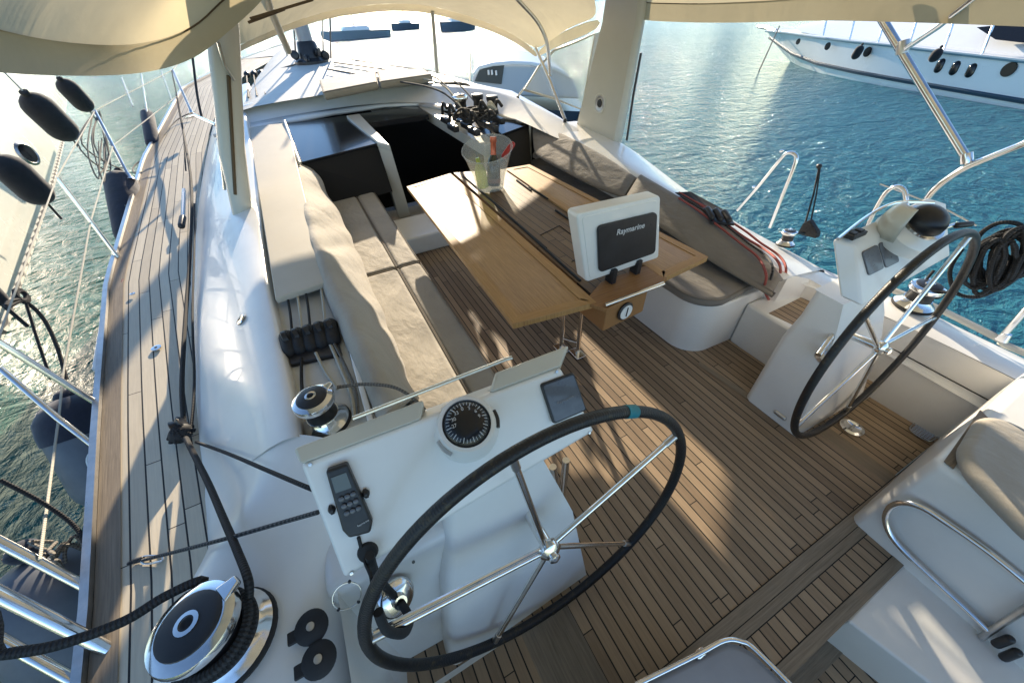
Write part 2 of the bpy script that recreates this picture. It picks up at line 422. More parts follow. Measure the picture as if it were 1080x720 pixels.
rows = [[(lerp(xoR, y)-.5*min(1, lerp(xoR, y)), y, lerp(zdR, y)-.05), (lerp(xoR, y), y, lerp(zdR, y)), (lerp(xoR, y)+.02, y, lerp(zdR, y)-.05), (lerp(xoR, y)*1.0, y, lerp(zdR, y)-.4), (lerp(xoR, y)*.93, y, -1.0)] for y in ys]
M().sheet(rows).build('starboard_hull_side', hullw, kind='structure')
rows = []
for y in ys:
    a = lerp(xo, y); z = lerp(zd, y); rows.append([(-a-.012, y, z-.01), (-a-.008, y, z+.022), (-a+.016, y, z+.022), (-a+.018, y, z-.01)])
M().sheet(rows).build('toe_rail', dullss, kind='structure')
# outer teak margin plank next to toe rail
m = M()
for s in (-1,): m.sheet([[(s*(lerp(xo, y)-.018), y, lerp(zd, y)+.004), (s*(lerp(xo, y)-.085), y, lerp(zd, y)+.004)] for y in ys if y < 12.6], [[(0, y), (.067, y)] for y in ys if y < 12.6])
m.build('deck_margin_planks', teakp, kind='structure', smooth=0)

# left coaming
P = at
rowsL = [
 [V((-1.99, 7.4, .72)), V((-1.78, 7.4, .93)), V((-1.5, 7.4, 1.02)), V((-1.45, 7.4, 1.02))],
 [V((-2.04, 5.7, .60)), V((-1.86, 5.7, .82)), V((-1.60, 5.7, .93)), V((-1.53, 5.6, .93))],
 [V((-2.03, 4.4, .55)), V((-1.90, 4.4, .70)), V((-1.62, 4.5, .84)), V((-1.48, 4.4, .84))],
 [V((-1.995, 3.5, .505)), V((-1.89, 3.5, .62)), V((-1.66, 3.4, .76)), V((-1.46, 3.3, .77))],
 [P(200, 300, Z=.5), P(215, 300, Z=.58), P(258, 275, Z=.75), P(275, 275, Z=.755)],
 [P(204, 380, Z=.47), P(220, 380, Z=.57), P(265, 337, Z=.75), P(290, 340, Z=.75)],
 [P(208, 440, Z=.45), P(226, 440, Z=.56), P(280, 400, Z=.75), P(302, 400, Z=.75)],
 [P(215, 520, Z=.42), P(236, 510, Z=.55), P(290, 465, Z=.74), P(314, 460, Z=.74)],
]
rowsL = [r+[r[-1]+V((.012, 0, -.01)), r[-1]+V((.016, 0, -.12))] for r in rowsL]
M().sheet(rowsL).build('port_coaming', gel, kind='structure', sub=2)
# aft port coaming where the big winch stands
rows = [
 [P(213, 500, Z=.42), P(234, 495, Z=.55), P(290, 460, Z=.735), P(316, 455, Z=.735), V((-1.18, 1.02, .735)), V((-1.12, 1.02, .3))],
 [P(219, 560, Z=.40), P(238, 540, Z=.55), P(285, 500, Z=.70), P(318, 500, Z=.70), V((-1.18, .92, .70)), V((-1.12, .92, .2))],
 [V((-1.80, 1.05, .385)), V((-1.765, 1.02, .56)), V((-1.70, 1.0, .615)), V((-1.45, 1.0, .64)), V((-1.30, .93, .64)), V((-1.26, .92, .1))],
 [V((-1.86, .80, .36)), V((-1.83, .80, .58)), V((-1.78, .80, .615)), V((-1.50, .80, .60)), V((-1.39, .76, .59)), V((-1.36, .75, 0))],
 [V((-1.85, .55, .35)), V((-1.82, .55, .57)), V((-1.76, .55, .60)), V((-1.50, .58, .58)), V((-1.42, .58, .565)), V((-1.39, .56, -.1))],
 [V((-1.78, .30, .34)), V((-1.74, .30, .55)), V((-1.68, .30, .58)), V((-1.50, .35, .57)), V((-1.42, .35, .55)), V((-1.39, .35, -.1))],
 [V((-1.75, -.6, .30)), V((-1.70, -.6, .52)), V((-1.64, -.6, .54)), V((-1.50, -.6, .54)), V((-1.42, -.6, .52)), V((-1.39, -.6, -.1))],
]
M().sheet(rows).build('port_quarter_moulding', gel, kind='structure', sub=2)
# trench where the clutches sit
trz = .70
m = M(); q = [P(*a, Z=trz) for a in ((255, 150), (304, 150), (342, 300), (364, 360), (398, 470), (300, 480))]
m.add(q, [[0, 1, 2, 3, 4, 5]]); m.build('clutch_trench', gelmat, kind='structure', smooth=0)
m = M(); lw = [P(302, 128, Z=.80), P(322, 210, Z=.765), P(345, 298, Z=.74), P(365, 360, Z=.735), P(392, 462, Z=.735)]
m.sheet([[a, a-V((0, 0, d))] for a, d in zip(lw, (.05, .06, .2, .4, .4))])
m.build('seat_back_ledge', gel, kind='structure', solid=.02, bevel=.005)
# port cockpit side below
m = M(); m.add([(-1.39, -.2, -.1), (-1.39, 1.0, -.1), (-1.39, 1.0, .6), (-1.39, -.2, .56)], [[0, 1, 2, 3]]); m.build('port_cockpit_side', gel, kind='structure', smooth=0)
# coaming hatch panel (long locker lid)
m = M(); m.prism([P(262, 135, Z=.86), P(302, 128, Z=.86), P(344, 297, Z=.765), P(290, 315, Z=.765)], (0, 0, -.03))
t = m.build('locker_lid', lidm, bevel=.006, label='long cream non-skid locker lid along the left coaming beside the seat back', cat='locker lid')

# coachroof
def rf(y): return lerp([(4.6, 1.52), (5.7, 1.5), (7.5, 1.32), (9.5, 1.05), (11.5, .72), (13, .2)], y)
rows = []
for y in (5.72, 6.2, 7, 8, 9, 10, 11, 12, 13):
    a = rf(y); z = lerp([(5.7, .975), (8, 1.04), (11, 1.18), (13, 1.26)], y)
    b = lerp([(5.72, 1.06), (6.4, .93), (8.4, .50), (10, .38), (13, .12)], y)
    rows.append([(-a-.28, y, z-.16-.02), (-a-.12, y, z-.05), (-a, y, z), (-a*.5, y, z+.03), (0, y, z+.04), (b*.5, y, z+.03), (b, y, z), (b+.08, y, z-.05), (b+.14, y, z-.2)])
M().sheet(rows).build('coachroof', gelmat, kind='structure', sub=1)
rows = []
for y in (12.4, 13.2, 14, 15, 15.9): rows.append([(-lerp(xo, y)*1.0+.01, y, lerp(zd, y)+.003), (0, y, lerp(zd, y)+.03), (lerp(xoR, y)-.01, y, lerp(zdR, y)+.003)])
M().sheet(rows).build('foredeck', gelmat, kind='structure')
# dodger base moulding (curved ridge across the roof)
tp = [(236, 121), (255, 112), (300, 104), (355, 97), (412, 93), (456, 89.5), (501, 93), (530, 98), (556, 108), (585, 122), (612, 137)]
tz = [.93, .96, .98, .98, .98, .98, .96, .92, .86, .80, .74]
bp = [(236, 140), (255, 131), (297, 123), (352, 114), (405, 108), (445, 108), (490, 111), (520, 117), (548, 127), (575, 140), (600, 152)]
bz = [.82, .85, .86, .86, .86, .86, .84, .80, .76, .72, .69]
tops = [P(*a, Z=z) for a, z in zip(tp, tz)]; bots = [P(*a, Z=z) for a, z in zip(bp, bz)]
rows = [[bots[i], bots[i]*.3+tops[i]*.7, tops[i]+V((0, .03, .012)), tops[i]+V((0, .10, .012)), tops[i]+V((0, .16, -.03)), tops[i]+V((0, .2, -.3))] for i in range(len(tops))]
M().sheet(rows).build('dodger_base_ridge', gel, kind='structure', sub=2)
# roof sheet aft of ridge, left and right of the companionway
m = M(); m.sheet([[bots[0]+V((-.1, 0, 0)), P(262, 137, Z=.85)], [bots[1], P(290, 130, Z=.85)], [bots[2], P(300, 128, Z=.85)]])
m.sheet([[bots[i], q] for i, q in ((2, P(300, 129, Z=.845)), (3, P(352, 119, Z=.83)), (4, P(405, 112, Z=.83)), (5, P(440, 111, Z=.83)))])
m.sheet([[bots[i]+V((0, .0, 0)), q] for i, q in ((5, P(440, 111, Z=.83)), (6, P(500, 118, Z=.80)), (7, P(535, 124, Z=.77)), (8, P(556, 128, Z=.755)))])
m.build('cabin_aft_roof', gel, kind='structure', solid=.03)

# companionway: dark interior
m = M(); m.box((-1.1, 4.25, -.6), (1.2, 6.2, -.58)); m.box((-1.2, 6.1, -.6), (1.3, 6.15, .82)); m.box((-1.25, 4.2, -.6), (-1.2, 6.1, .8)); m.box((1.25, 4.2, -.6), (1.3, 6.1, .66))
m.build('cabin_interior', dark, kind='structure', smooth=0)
m = M(); m.prism([P(374, 121, Z=.82), P(440, 111, Z=.82), P(452, 121, Z=.80), P(380, 131, Z=.80)], (0, 0, -.05)); m.build('companionway_lintel', gloss, kind='structure', smooth=0)

# left companion pod : dark hatch + black face + white frame
t = thing('cabin_hatch_box', 'white framed box with smoked glass top at the head of the left seat', 'hatch box', P(360, 165, Z=.42))
A, B, C_, D = P(318, 171, Z=.775), P(398, 151, Z=.785), P(364, 122, Z=.84), P(302, 130, Z=.85)
M().prism([A, B, C_, D], (0, 0, -.02)).build('smoked_glass_lid', gloss, t, bevel=.004)
m = M(); m.prism([A+V((0, .012, -.02)), B+V((0, .012, -.02)), P(414, 202, Z=.40), P(352, 218, Z=.40)], (0, .02, 0)); m.build('black_front_panel', dark, t, smooth=0)
m = M(); m.hexa([P(398, 150, Z=.80), P(411, 153, Z=.80), P(379, 120, Z=.86), P(365, 122, Z=.86)], [P(398, 150, Z=.80)-V((0, 0, .05)), P(411, 153, Z=.80)-V((0, 0, .05)), P(379, 120, Z=.86)-V((0, 0, .05)), P(365, 122, Z=.86)-V((0, 0, .05))])
Yb = P(404, 152, Z=.80).y
m.hexa([P(398, 150, Z=.80), P(411, 153, Z=.80), P(411, 153, Z=.80)+V((0, .1, 0)), P(398, 150, Z=.80)+V((0, .1, 0))], [P(423, 238, Y=Yb-.04), P(436, 236, Y=Yb-.04), P(436, 236, Y=Yb-.04)+V((0, .1, 0)), P(423, 238, Y=Yb-.04)+V((0, .1, 0))])
m.build('white_frame', cream, t, bevel=.008)
m = M(); m.tube([P(300, 128, Z=.87), P(316, 172, Z=.79)], .014); m.build('side_frame', cream, t)
# right companion box with dark glossy top
t = thing('cabin_top_box', 'white framed cabin box with glossy top holding the black winch and clutches', 'hatch box', P(530, 195, Z=.3))
A, B, C_, D = P(520, 145, Z=.70), P(558, 131, Z=.735), P(505, 108, Z=.80), P(452, 112, Z=.80)
M().prism([A, B, C_, D], (0, 0, -.02)).build('smoked_glass_lid', gloss, t, bevel=.004)
m = M(); m.prism([A+V((0, .01, -.02)), B+V((0, .01, -.02)), P(562, 196, Z=.32), P(520, 215, Z=.22)], (0, .02, 0)); m.build('black_front_panel', dark, t, smooth=0)
m = M(); m.hexa([P(511, 154, Z=.71), P(522, 148, Z=.71), P(452, 109, Z=.815), P(440, 112, Z=.815)], [p-V((0, 0, .10)) for p in (P(511, 154, Z=.71), P(522, 148, Z=.71), P(452, 109, Z=.815), P(440, 112, Z=.815))])
a, b = P(512, 152, Z=.71), P(522, 148, Z=.71)
m.hexa([a, b, b+V((0, .08, 0)), a+V((0, .08, 0))], [P(518, 215, Y=a.y-.05), P(528, 211, Y=a.y-.05), P(528, 211, Y=a.y-.05)+V((0, .08, 0)), P(518, 215, Y=a.y-.05)+V((0, .08, 0))])
m.build('white_frame', cream, t, bevel=.006)
m = M(); m.tube([P(559, 131, Z=.745), P(560, 190, Y=P(559, 131, Z=.745).y-.02)], .012); m.build('side_frame', cream, t)

# threshold sill across the forward end of the cockpit
m = M(); m.box((-.62, 3.47, 0), (.62, 3.95, .17)); m.build('companion_step', gel, bevel=.02, label='low white moulded step in front of the dark companionway', cat='step')
m = M(); m.box((-.62, 3.95, 0), (.62, 4.2, .12)); m.box((-.62, 4.1, .12), (.62, 4.2, .2)); m.build('companionway_sill', dullss, kind='structure', smooth=0)

# ================================================================== SEATS
t = thing('bench_seat', 'white moulded bench base under the left cockpit cushions', 'bench', (-.9, 2.5, 0))
M().box((-1.1, 1.0, .0), (-.665, 4.1, .36)).build('base', gel, t, bevel=.03, segs=3)
M().box((-1.1, .98, .362), (-.65, 4.12, .372)).build('seat_board', gel, t, bevel=.004)
def cushion(name, pts, h, m_, label, group=None, cat='cushion', bev=.03, z0=None):
    """pts: top outline"""
    o = M().prism(pts, (0, 0, -h)).build(name, m_, bevel=bev, segs=4, label=label, cat=cat, group=group)
    c = sum((V(p) for p in pts), V())/len(pts); q = [V(p)+(c-V(p)).normalized()*bev*.32+V((0, 0, -bev*.22)) for p in pts]
    M().tube(q, .0035, 6, closed=True).build('piping', pipem, o)
    return o
zc = .435
j = lambda a, b: P(a, b, Z=zc)
g = 'cushions on the left bench seat'
cushion('seat_cushion', [(-1.06, 2.575, zc), (-.80, 2.575, zc), (-.80, 4.1, zc), (-1.08, 4.1, zc)], .06, cush, 'broad beige seat cushion at the cabin end of the left bench, half in shade', g)
cushion('seat_cushion', [(-.796, 2.575, zc), (-.645, 2.575, zc), (-.63, 4.1, zc), (-.796, 4.1, zc)], .06, cush, 'narrow beige edge cushion at the cabin end of the left bench', g)
cushion('seat_cushion', [(-1.06, 1.02, zc), (-.80, 1.02, zc), (-.80, 2.565, zc), (-1.06, 2.565, zc)], .06, cush, 'broad sunlit beige seat cushion of the left bench nearest the left helm', g)
cushion('seat_cushion', [(-.796, 1.02, zc), (-.645, 1.02, zc), (-.645, 2.565, zc), (-.796, 2.565, zc)], .06, cush, 'narrow beige edge cushion of the left bench nearest the left helm', g)
# left back cushion, rumpled
tpL = [(309, 163), (309, 178), (322, 222), (331, 255), (348, 300), (372, 352), (394, 398), (411, 438)]
btL = [(320, 165), (333, 187), (350, 222), (366, 255), (386, 300), (403, 350), (420, 392), (434, 428)]
btz = [.75, .66, .49, .455, .45, .45, .45, .45]
rows = []
for i, (a, b) in enumerate(zip(tpL, btL)):
    p = P(*a, Z=.775); q = P(*b, Z=btz[i]); k_ = min(1, (p-q).length/.3); mid = (p+q)/2+V((.035, 0, .035))*k_; w = random.uniform(-.014, .014)*k_
    rows.append([p+V((-.02, 0, -.05))*k_, p, p+V((.03, 0, w))*k_, mid+V((w, 0, w)), q+V((.03, 0, .03))*k_, q])
rr = []
for i in range(len(rows)-1):
    for s_ in range(4):
        f = s_/4; w = random.uniform(-.014, .014)
        rr.append([a.lerp(b, f)+V((w*(.3+jj*.2), 0, w)) for jj, (a, b) in enumerate(zip(rows[i], rows[i+1]))])
rr.append(rows[-1])
M().sheet(rr).build('back_cushion', cush, solid=.02, sub=2, label='long rumpled cream backrest cushion leaning along the left bench', cat='cushion')

# right bench base with rounded aft corner
def arc(c, r, a0, a1, n=8): return [V((c[0]+r*math.cos(R(a0+(a1-a0)*i/n)), c[1]+r*math.sin(R(a0+(a1-a0)*i/n)), 0)) for i in range(n+1)]
t = thing('bench_seat', 'white moulded bench base with rounded corner under the right cockpit cushions', 'bench', (1.0, 2.4, 0))
out = [V((.60, 4.1, 0))]+arc((.79, 1.45), .17, 180, 270)+[V((1.02, 1.27, 0)), V((1.45, 1.27, 0)), V((1.45, 4.1, 0))]
M().prism([p+V((0, 0, .36)) for p in out], (0, 0, -.37)).build('base', gel, t, bevel=.012)
out = [V((.585, 2.3, zc-.02))]+[p+V((0, 0, zc-.02)) for p in arc((.78, 1.46), .19, 180, 262)]+[V((1.1, 1.30, zc-.02)), V((1.30, 1.34, zc-.02)), V((1.30, 2.3, zc-.02))]
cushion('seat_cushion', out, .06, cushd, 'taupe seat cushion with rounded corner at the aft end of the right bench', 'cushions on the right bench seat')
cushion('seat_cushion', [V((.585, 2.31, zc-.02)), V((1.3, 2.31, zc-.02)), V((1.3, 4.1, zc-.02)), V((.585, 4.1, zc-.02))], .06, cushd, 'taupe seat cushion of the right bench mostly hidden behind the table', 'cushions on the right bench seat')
# right inner back panel (white) from seat to ledge
tR = [(562, 128), (600, 147), (640, 168), (672, 185), (706, 205), (740, 226), (775, 250), (806, 274), (824, 292)]
tzR = [.73, .71, .69, .67, .64, .605, .56, .515, .485]
b1 = [(565, 165), (598, 183), (630, 200), (655, 213), (690, 236), (722, 258), (755, 280), (790, 300), (812, 318)]
b1z = [.58, .57, .56, .55, .52, .49, .465, .44, .425]
TR = [P(*a, Z=z) for a, z in zip(tR, tzR)]
BR = [P(*a, Z=z) for a, z in zip(b1, b1z)]
m = M(); m.sheet([[a+V((.02, 0, -.005)), V((max(a.x, b.x+.02), a.y, .36))] for a, b in zip(TR, BR) if a.y > 1.3]); m.build('starboard_seat_back_panel', gel, kind='structure')
# two back cushions on the right
def backc(i0, i1, label, thick=.055, m_=cushd, f0=0, f1=1):
    rows = []
    for i in range(i0, i1+1):
        a, b = TR[i], BR[i]
        if i == i0 and f0: a, b = a.lerp(TR[i+1], f0), b.lerp(BR[i+1], f0)
        if i == i1 and f1 < 1: a, b = TR[i-1].lerp(a, f1), BR[i-1].lerp(b, f1)
        d = V((-.05, -.01, .0))
        e = .35 if i in (i0, i1) else 1
        if i == i1: m_z = (a+b)/2; a = a.lerp(m_z, .35); b = b.lerp(m_z, .3)
        rows.append([a+V((.05, 0, -.04)), a+V((.035, 0, .01)), a+V((0, 0, .016)), a.lerp(b, .25)+d*e*.9, a.lerp(b, .6)+d*e, b.lerp(a, .08)+d*.7*e, b+V((.02, 0, -.01))])
    return M().sheet(rows).build('back_cushion', m_, solid=.03, sub=2, label=label, cat='cushion', group='back cushions along the right bench')
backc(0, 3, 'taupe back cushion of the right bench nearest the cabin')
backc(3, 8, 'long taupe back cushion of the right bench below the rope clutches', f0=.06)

# starboard coaming top : between the back-cushion ledge and outer edge
oR = [(613, 136), (635, 143), (657, 150), (680, 166), (710, 190), (742, 213), (790, 242), (830, 262), (870, 284)]
OX = [P(*a, X=1.56) for a in oR]; OX[0] = V((1.57, 3.9, .76)); OX[1] = V((1.56, 3.5, .73))
iz = [(572, 132), (606, 147), (645, 167), (678, 184), (712, 203), (748, 226), (785, 250), (815, 272), (832, 292)]
IZ = [P(*a, Z=z+.01) for a, z in zip(iz, tzR)]
rows = [[b+V((-.04, 0, -.03)), b+V((-.005, 0, .0)), b*.55+a*.45+V((0, 0, .004)), a+V((-.02, 0, .006)), a+V((.0, 0, -.004)), a+V((.05, 0, -.06)), a+V((.24, 0, -.22))] for a, b in zip(OX, IZ)]
M().sheet(rows).build('starboard_coaming', gel, kind='structure', sub=1)
# rounded end of that coaming and aft starboard side
e0 = P(832, 285, Z=.53)
rows = [[P(832, 290, Z=.495), P(845, 282, X=1.40), P(872, 284, X=1.56), P(872, 284, X=1.56)+V((.2, 0, -.2))],
        [P(842, 300, X=1.30), P(868, 300, X=1.42), P(900, 296, X=1.58), P(900, 296, X=1.58)+V((.2, 0, -.2))],
        [V((1.34, .95, .40)), V((1.45, .92, .415)), P(935, 305, X=1.70), P(935, 305, X=1.70)+V((.15, 0, -.2))],
        [V((1.385, .62, .385)), V((1.5, .62, .40)), P(975, 318, X=1.76), P(975, 318, X=1.76)+V((.1, 0, -.2))],
        [V((1.39, .30, .375)), V((1.5, .30, .385)), P(1055, 360, X=1.78), P(1055, 360, X=1.78)+V((.1, 0, -.2))],
        [V((1.39, -.4, .36)), V((1.5, -.4, .37)), V((1.80, -.4, .31)), V((1.90, -.4, .1))]]
M().sheet(rows).build('starboard_quarter_deck', gel, kind='structure', sub=1)
m = M(); ca = [tuple(P(812, 279, Z=.505)), tuple(P(832, 290, Z=.49)), (1.30, 1.15, .43), (1.34, .95, .39), (1.385, .62, .38), (1.39, .3, .37), (1.39, -.5, .355)]
m.sheet([[V(a)+V((0, 0, .002)), V(a)+V((.006, 0, -.02)), V((a[0]+.0, a[1], .1)), V((a[0], a[1], -.1))] for a in ca]); m.build('starboard_cockpit_side', gel, kind='structure')
m = M(); m.tube([(1.383, 1.0, .25), (1.386, .62, .235), (1.388, -.2, .22)], .003, 6); m.build('cockpit_side_joint', caulk, kind='structure')
m = M(); m.tube([V((1.92, -.5, .30)), P(1080, 372, X=1.9), P(1055, 358, X=1.88), P(1005, 333, X=1.86), P(975, 319, X=1.84), P(900, 290, X=1.80)], .018, 8, smooth=4); m.build('starboard_rubbing_strip', cream, kind='structure')

# seat step with teak pad between right bench and pedestal
t = thing('step_seat', 'low white moulded step seat with a teak pad between right bench and right helm', 'step seat', (1.1, 1.0, 0))
M().hexa([(.985, 1.268, .30), (1.36, 1.268, .30), (1.37, .80, .30), (.97, .80, .30)], [(.98, 1.268, -.01), (1.37, 1.268, -.01), (1.38, .80, -.01), (.98, .80, -.01)]).build('base', gel, t, bevel=.02, segs=3)
q = [P(811, 330, Z=.303), P(850, 311, Z=.303), P(893, 330, Z=.303), P(853, 350, Z=.303)]
m = M(); m.prism(q, (0, 0, -.006), lambda p: (p[0], p[1])); m.build('teak_pad', teakf, t, smooth=0)

# ================================================================== TABLE
t = thing('cockpit_table', 'large folding teak cockpit table with slatted middle and steel legs', 'table', (0, 2.2, 0))
zt = .713
def leaf(px, name, m_, z=zt, th=.028, bev=.004, uvf=uvxy):
    return M().prism([P(*a, Z=z) for a in px], (0, 0, -th), uvf).build(name, m_, t, bevel=bev)
LL = [(429, 197), (475, 183), (629, 319), (541, 342)]
leaf(LL, 'leaf', teakt)
RL = [(533, 178), (558.5, 173.6), (747, 271), (700, 293.5)]
leaf([(535, 180), (558.5, 173.6), (747, 271), (700, 293.5)], 'leaf', teakt)
def frame(px, w, name='leaf_edge'):
    c = [P(*a, Z=zt+.002) for a in px]; n = len(c); cen = sum(c, V((0, 0, 0)))/n; m = M()
    for i in range(n):
        a, b = c[i], c[(i+1) % n]; d = (b-a).normalized(); nrm = V((-d.y, d.x, 0)); nrm = nrm if nrm.dot(cen-a) > 0 else -nrm
        dp = (a-c[i-1]).normalized(); dn = (c[(i+2) % n]-b).normalized()
        a2 = a+nrm*w+d*w*.9; b2 = b+nrm*w-d*w*.9
        m.add([a, b, b2, a2], [[0, 1, 2, 3]], [[(0, 0), (0, (b-a).length), (w, (b-a).length), (w, 0)]])
    return m.build(name, teakr, t, solid=.0015, smooth=0)
frame(LL, .05); frame(RL, .045)
CL_ = [(478, 182), (534, 178), (700, 293), (632, 318)]
leaf(CL_, 'slatted_centre', teakc, zt-.006)
cp = [P(*a, Z=zt) for a in CL_]
m = M()
for (a, b) in (((489, 186), (531, 222)), ((523, 216), (576, 262)), ((548, 238), (612, 296)), ((545, 190), (560, 201)), ((558, 197), (578, 210)), ((586, 222), (640, 258))):
    p, q = P(*a, Z=zt-.002), P(*b, Z=zt-.002); m.tube([p, q], .007, 6)
for (a, b) in (((570, 248), (590, 238)), ((590, 238), (622, 262)), ((603, 276), (626, 264))):
    p, q = P(*a, Z=zt-.005), P(*b, Z=zt-.005); m.tube([p, q], .003, 5)
m.build('slot', caulk, t)
# aft box + top lip + rail + gauge
lip = [P(598, 322, Z=zt-.004), P(632, 308, Z=zt-.004), P(697, 286, Z=zt-.004), P(702, 293, Z=zt-.004), P(690, 304, Z=zt-.004), P(634, 322, Z=zt-.004)]
m = M(); m.prism([P(616, 318, Z=.716), P(634, 297, Z=.716), P(684, 279, Z=.716), P(704, 293, Z=.716), P(640, 326, Z=.716)], (0, 0, -.02), uvyx); m.build('end_board', teakbox, t, bevel=.003)
a, b = P(640, 326, Z=.695), P(684, 305, Z=.695); dn = V((0, 0, -.13)); bk = V((0, .4, 0))
m = M(); m.hexa([a, b, b+bk, a+bk+V((-.02, 0, 0))], [a+dn, b+dn, b+bk+dn, a+bk+dn+V((-.02, 0, 0))]); m.build('drawer_box', teakbox, t, bevel=.006)
fn = (b-a).cross(V((0, 0, 1))).normalized(); fn = fn if fn.y < 0 else -fn
gc = a.lerp(b, .45)+V((0, 0, -.06))+fn*.004
g_ = M().lathe([(.046, 0), (.046, .006), (.04, .010)], gc, fn, 28).build('gauge', black, t)
M().lathe([(.037, .009), (.036, .0125)], gc, fn, 28).build('gauge_face', whitep, g_)
M().tube([gc+fn*.0145+V((0, 0, -.022)), gc+fn*.0145+V((.002, 0, .026))], .0028, 6).build('gauge_needle', black, g_)
M().tube([P(638, 322, Z=.725), P(700, 299, Z=.725)], .009, 10).build('grab_rail', chrome, t)
fa, fb = P(592, 366, Z=.02), P(609, 371, Z=.02)
for q_ in (fa, fb):
    M().tube([V((q_.x, q_.y, .68)), V((q_.x, q_.y, .01))], .014, 12).build('leg', chrome, t)
    M().box((q_.x-.035, q_.y-.05, .001), (q_.x+.035, q_.y+.05, .014)).build('foot_plate', chrome, t, bevel=.004)
    M().tube([(q_.x, 2.9, .68), (q_.x, 2.9, .0)], .014, 12).build('leg', chrome, t)
M().tube([fa+V((0, 0, .08)), fb+V((0, 0, .08))], .010, 8).build('cross_bar', chrome, t)

# chart plotter pod
pl = thing('chart_plotter', 'white plotter pod with black screen cover standing on the table end', 'chart plotter', P(650, 290, Z=.72))
Yp = 1.40
c4 = [P(608, 226, Y=Yp), P(697, 206, Y=Yp), P(695, 272, Y=Yp), P(618, 298, Y=Yp)]
ctr = sum(c4, V())/4
xa = ((c4[1]-c4[0])+(c4[2]-c4[3])).normalized(); ya = ((c4[0]-c4[3])+(c4[1]-c4[2])).normalized(); nn = xa.cross(ya).normalized(); nn = nn if nn.y < 0 else -nn
M().prism(rrect(c4, .02), -nn*.07).build('pod_case', gel, pl, bevel=.008, segs=3)
ins = [ctr+(p-ctr)*.90+nn*.003 for p in c4]
M().prism(rrect(ins, .015), -nn*.02).build('pod_bezel', gel, pl, bevel=.003, segs=2)
scr = [P(629, 238, Y=Yp-.006), P(692, 223, Y=Yp-.006), P(690, 266, Y=Yp-.006), P(631, 287, Y=Yp-.006)]
sc_ = M().prism(rrect([p+nn*.010 for p in scr], .022), -nn*.012).build('screen_cover', black, pl, bevel=.004, segs=3)
text('Raymarine', .036, ltext, sc_, P(663, 240, Y=Yp-.004)+nn*.014, xa, ya, 'lettering', bold=.0006)
M().lathe([(.006, 0), (.006, .003)], P(685, 236, Y=Yp-.006)+nn*.008, nn, 10).build('cover_tab', black, pl)
for px in ((648, 295), (674, 285)):
    p = P(*px, Z=.74); M().box((p.x-.014, p.y+.0, .716), (p.x+.014, p.y+.05, .79)).build('mounting_foot', black, pl, bevel=.004)

# ice bucket with bottles
bc = P(517, 198, Z=zt+.002)
bk_ = thing('ice_bucket', 'clear plastic ice bucket on the far end of the table', 'ice bucket', bc)
def rimtop(a): return .262+.05*math.cos(a-1.1)
m = M(); n = 40; prof = [(.098, 0), (.102, .02), (.118, .09), (.138, .19), (.158, 1)]
rows = []
for r, h in prof:
    rows.append([V((bc.x+r*math.cos(2*math.pi*j/n)*(1.12 if h > .1 else 1), bc.y+r*math.sin(2*math.pi*j/n)*.9, bc.z+(h if h < 1 else rimtop(2*math.pi*j/n)))) for j in range(n+1)])
m.sheet(rows); m.build('bucket_wall', acryl, bk_, solid=.004)
M().lathe([(.001, .001), (.096, .001), (.10, .012), (.001, .012)], bc, n=30).build('bucket_base', acryl, bk_)
M().tube([V((bc.x+.178*math.cos(2*math.pi*j/n), bc.y+.143*math.sin(2*math.pi*j/n), bc.z+rimtop(2*math.pi*j/n))) for j in range(n)], .004, 6, closed=True).build('bucket_rim', acryl, bk_)
b0 = bc+V((.025, -.01, .014)); ax = V((.12, .12, 1))
bt = thing('champagne_bottle', 'dark green bottle with copper foil neck standing in the ice bucket', 'bottle', b0)
M().lathe([(.044, 0), (.048, .006), (.048, .13), (.040, .16), (.020, .20)], b0, ax, 20).build('bottle_body', bottleg, bt)
M().lathe([(.0205, .198), (.0195, .22), (.019, .272), (.023, .28), (.021, .31)], b0, ax, 16).build('foil_neck', foil, bt)
M().lathe([(.0490, .02), (.0490, .05)], b0, ax, 20, False).build('bottle_label', mat('bottle_label', (.25, .12, .08), .6), bt)
b1_ = bc+V((-.055, -.01, .014))
bt = thing('lime_bottle', 'pale lime green bottle leaning inside the ice bucket', 'bottle', b1_)
M().lathe([(.030, 0), (.040, .006), (.040, .11), (.032, .14), (.014, .17), (.014, .20)], b1_, (-.1, .1, 1), 16).build('bottle_body', limeg, bt)
b2 = bc+V((.13, .0, .24))
M().capsule(b2+V((-.02, 0, -.06)), b2+V((.075, .0, .03)), .02, 12).build('red_stopper', redm, label='small red handled stopper poking over the bucket rim', cat='stopper')

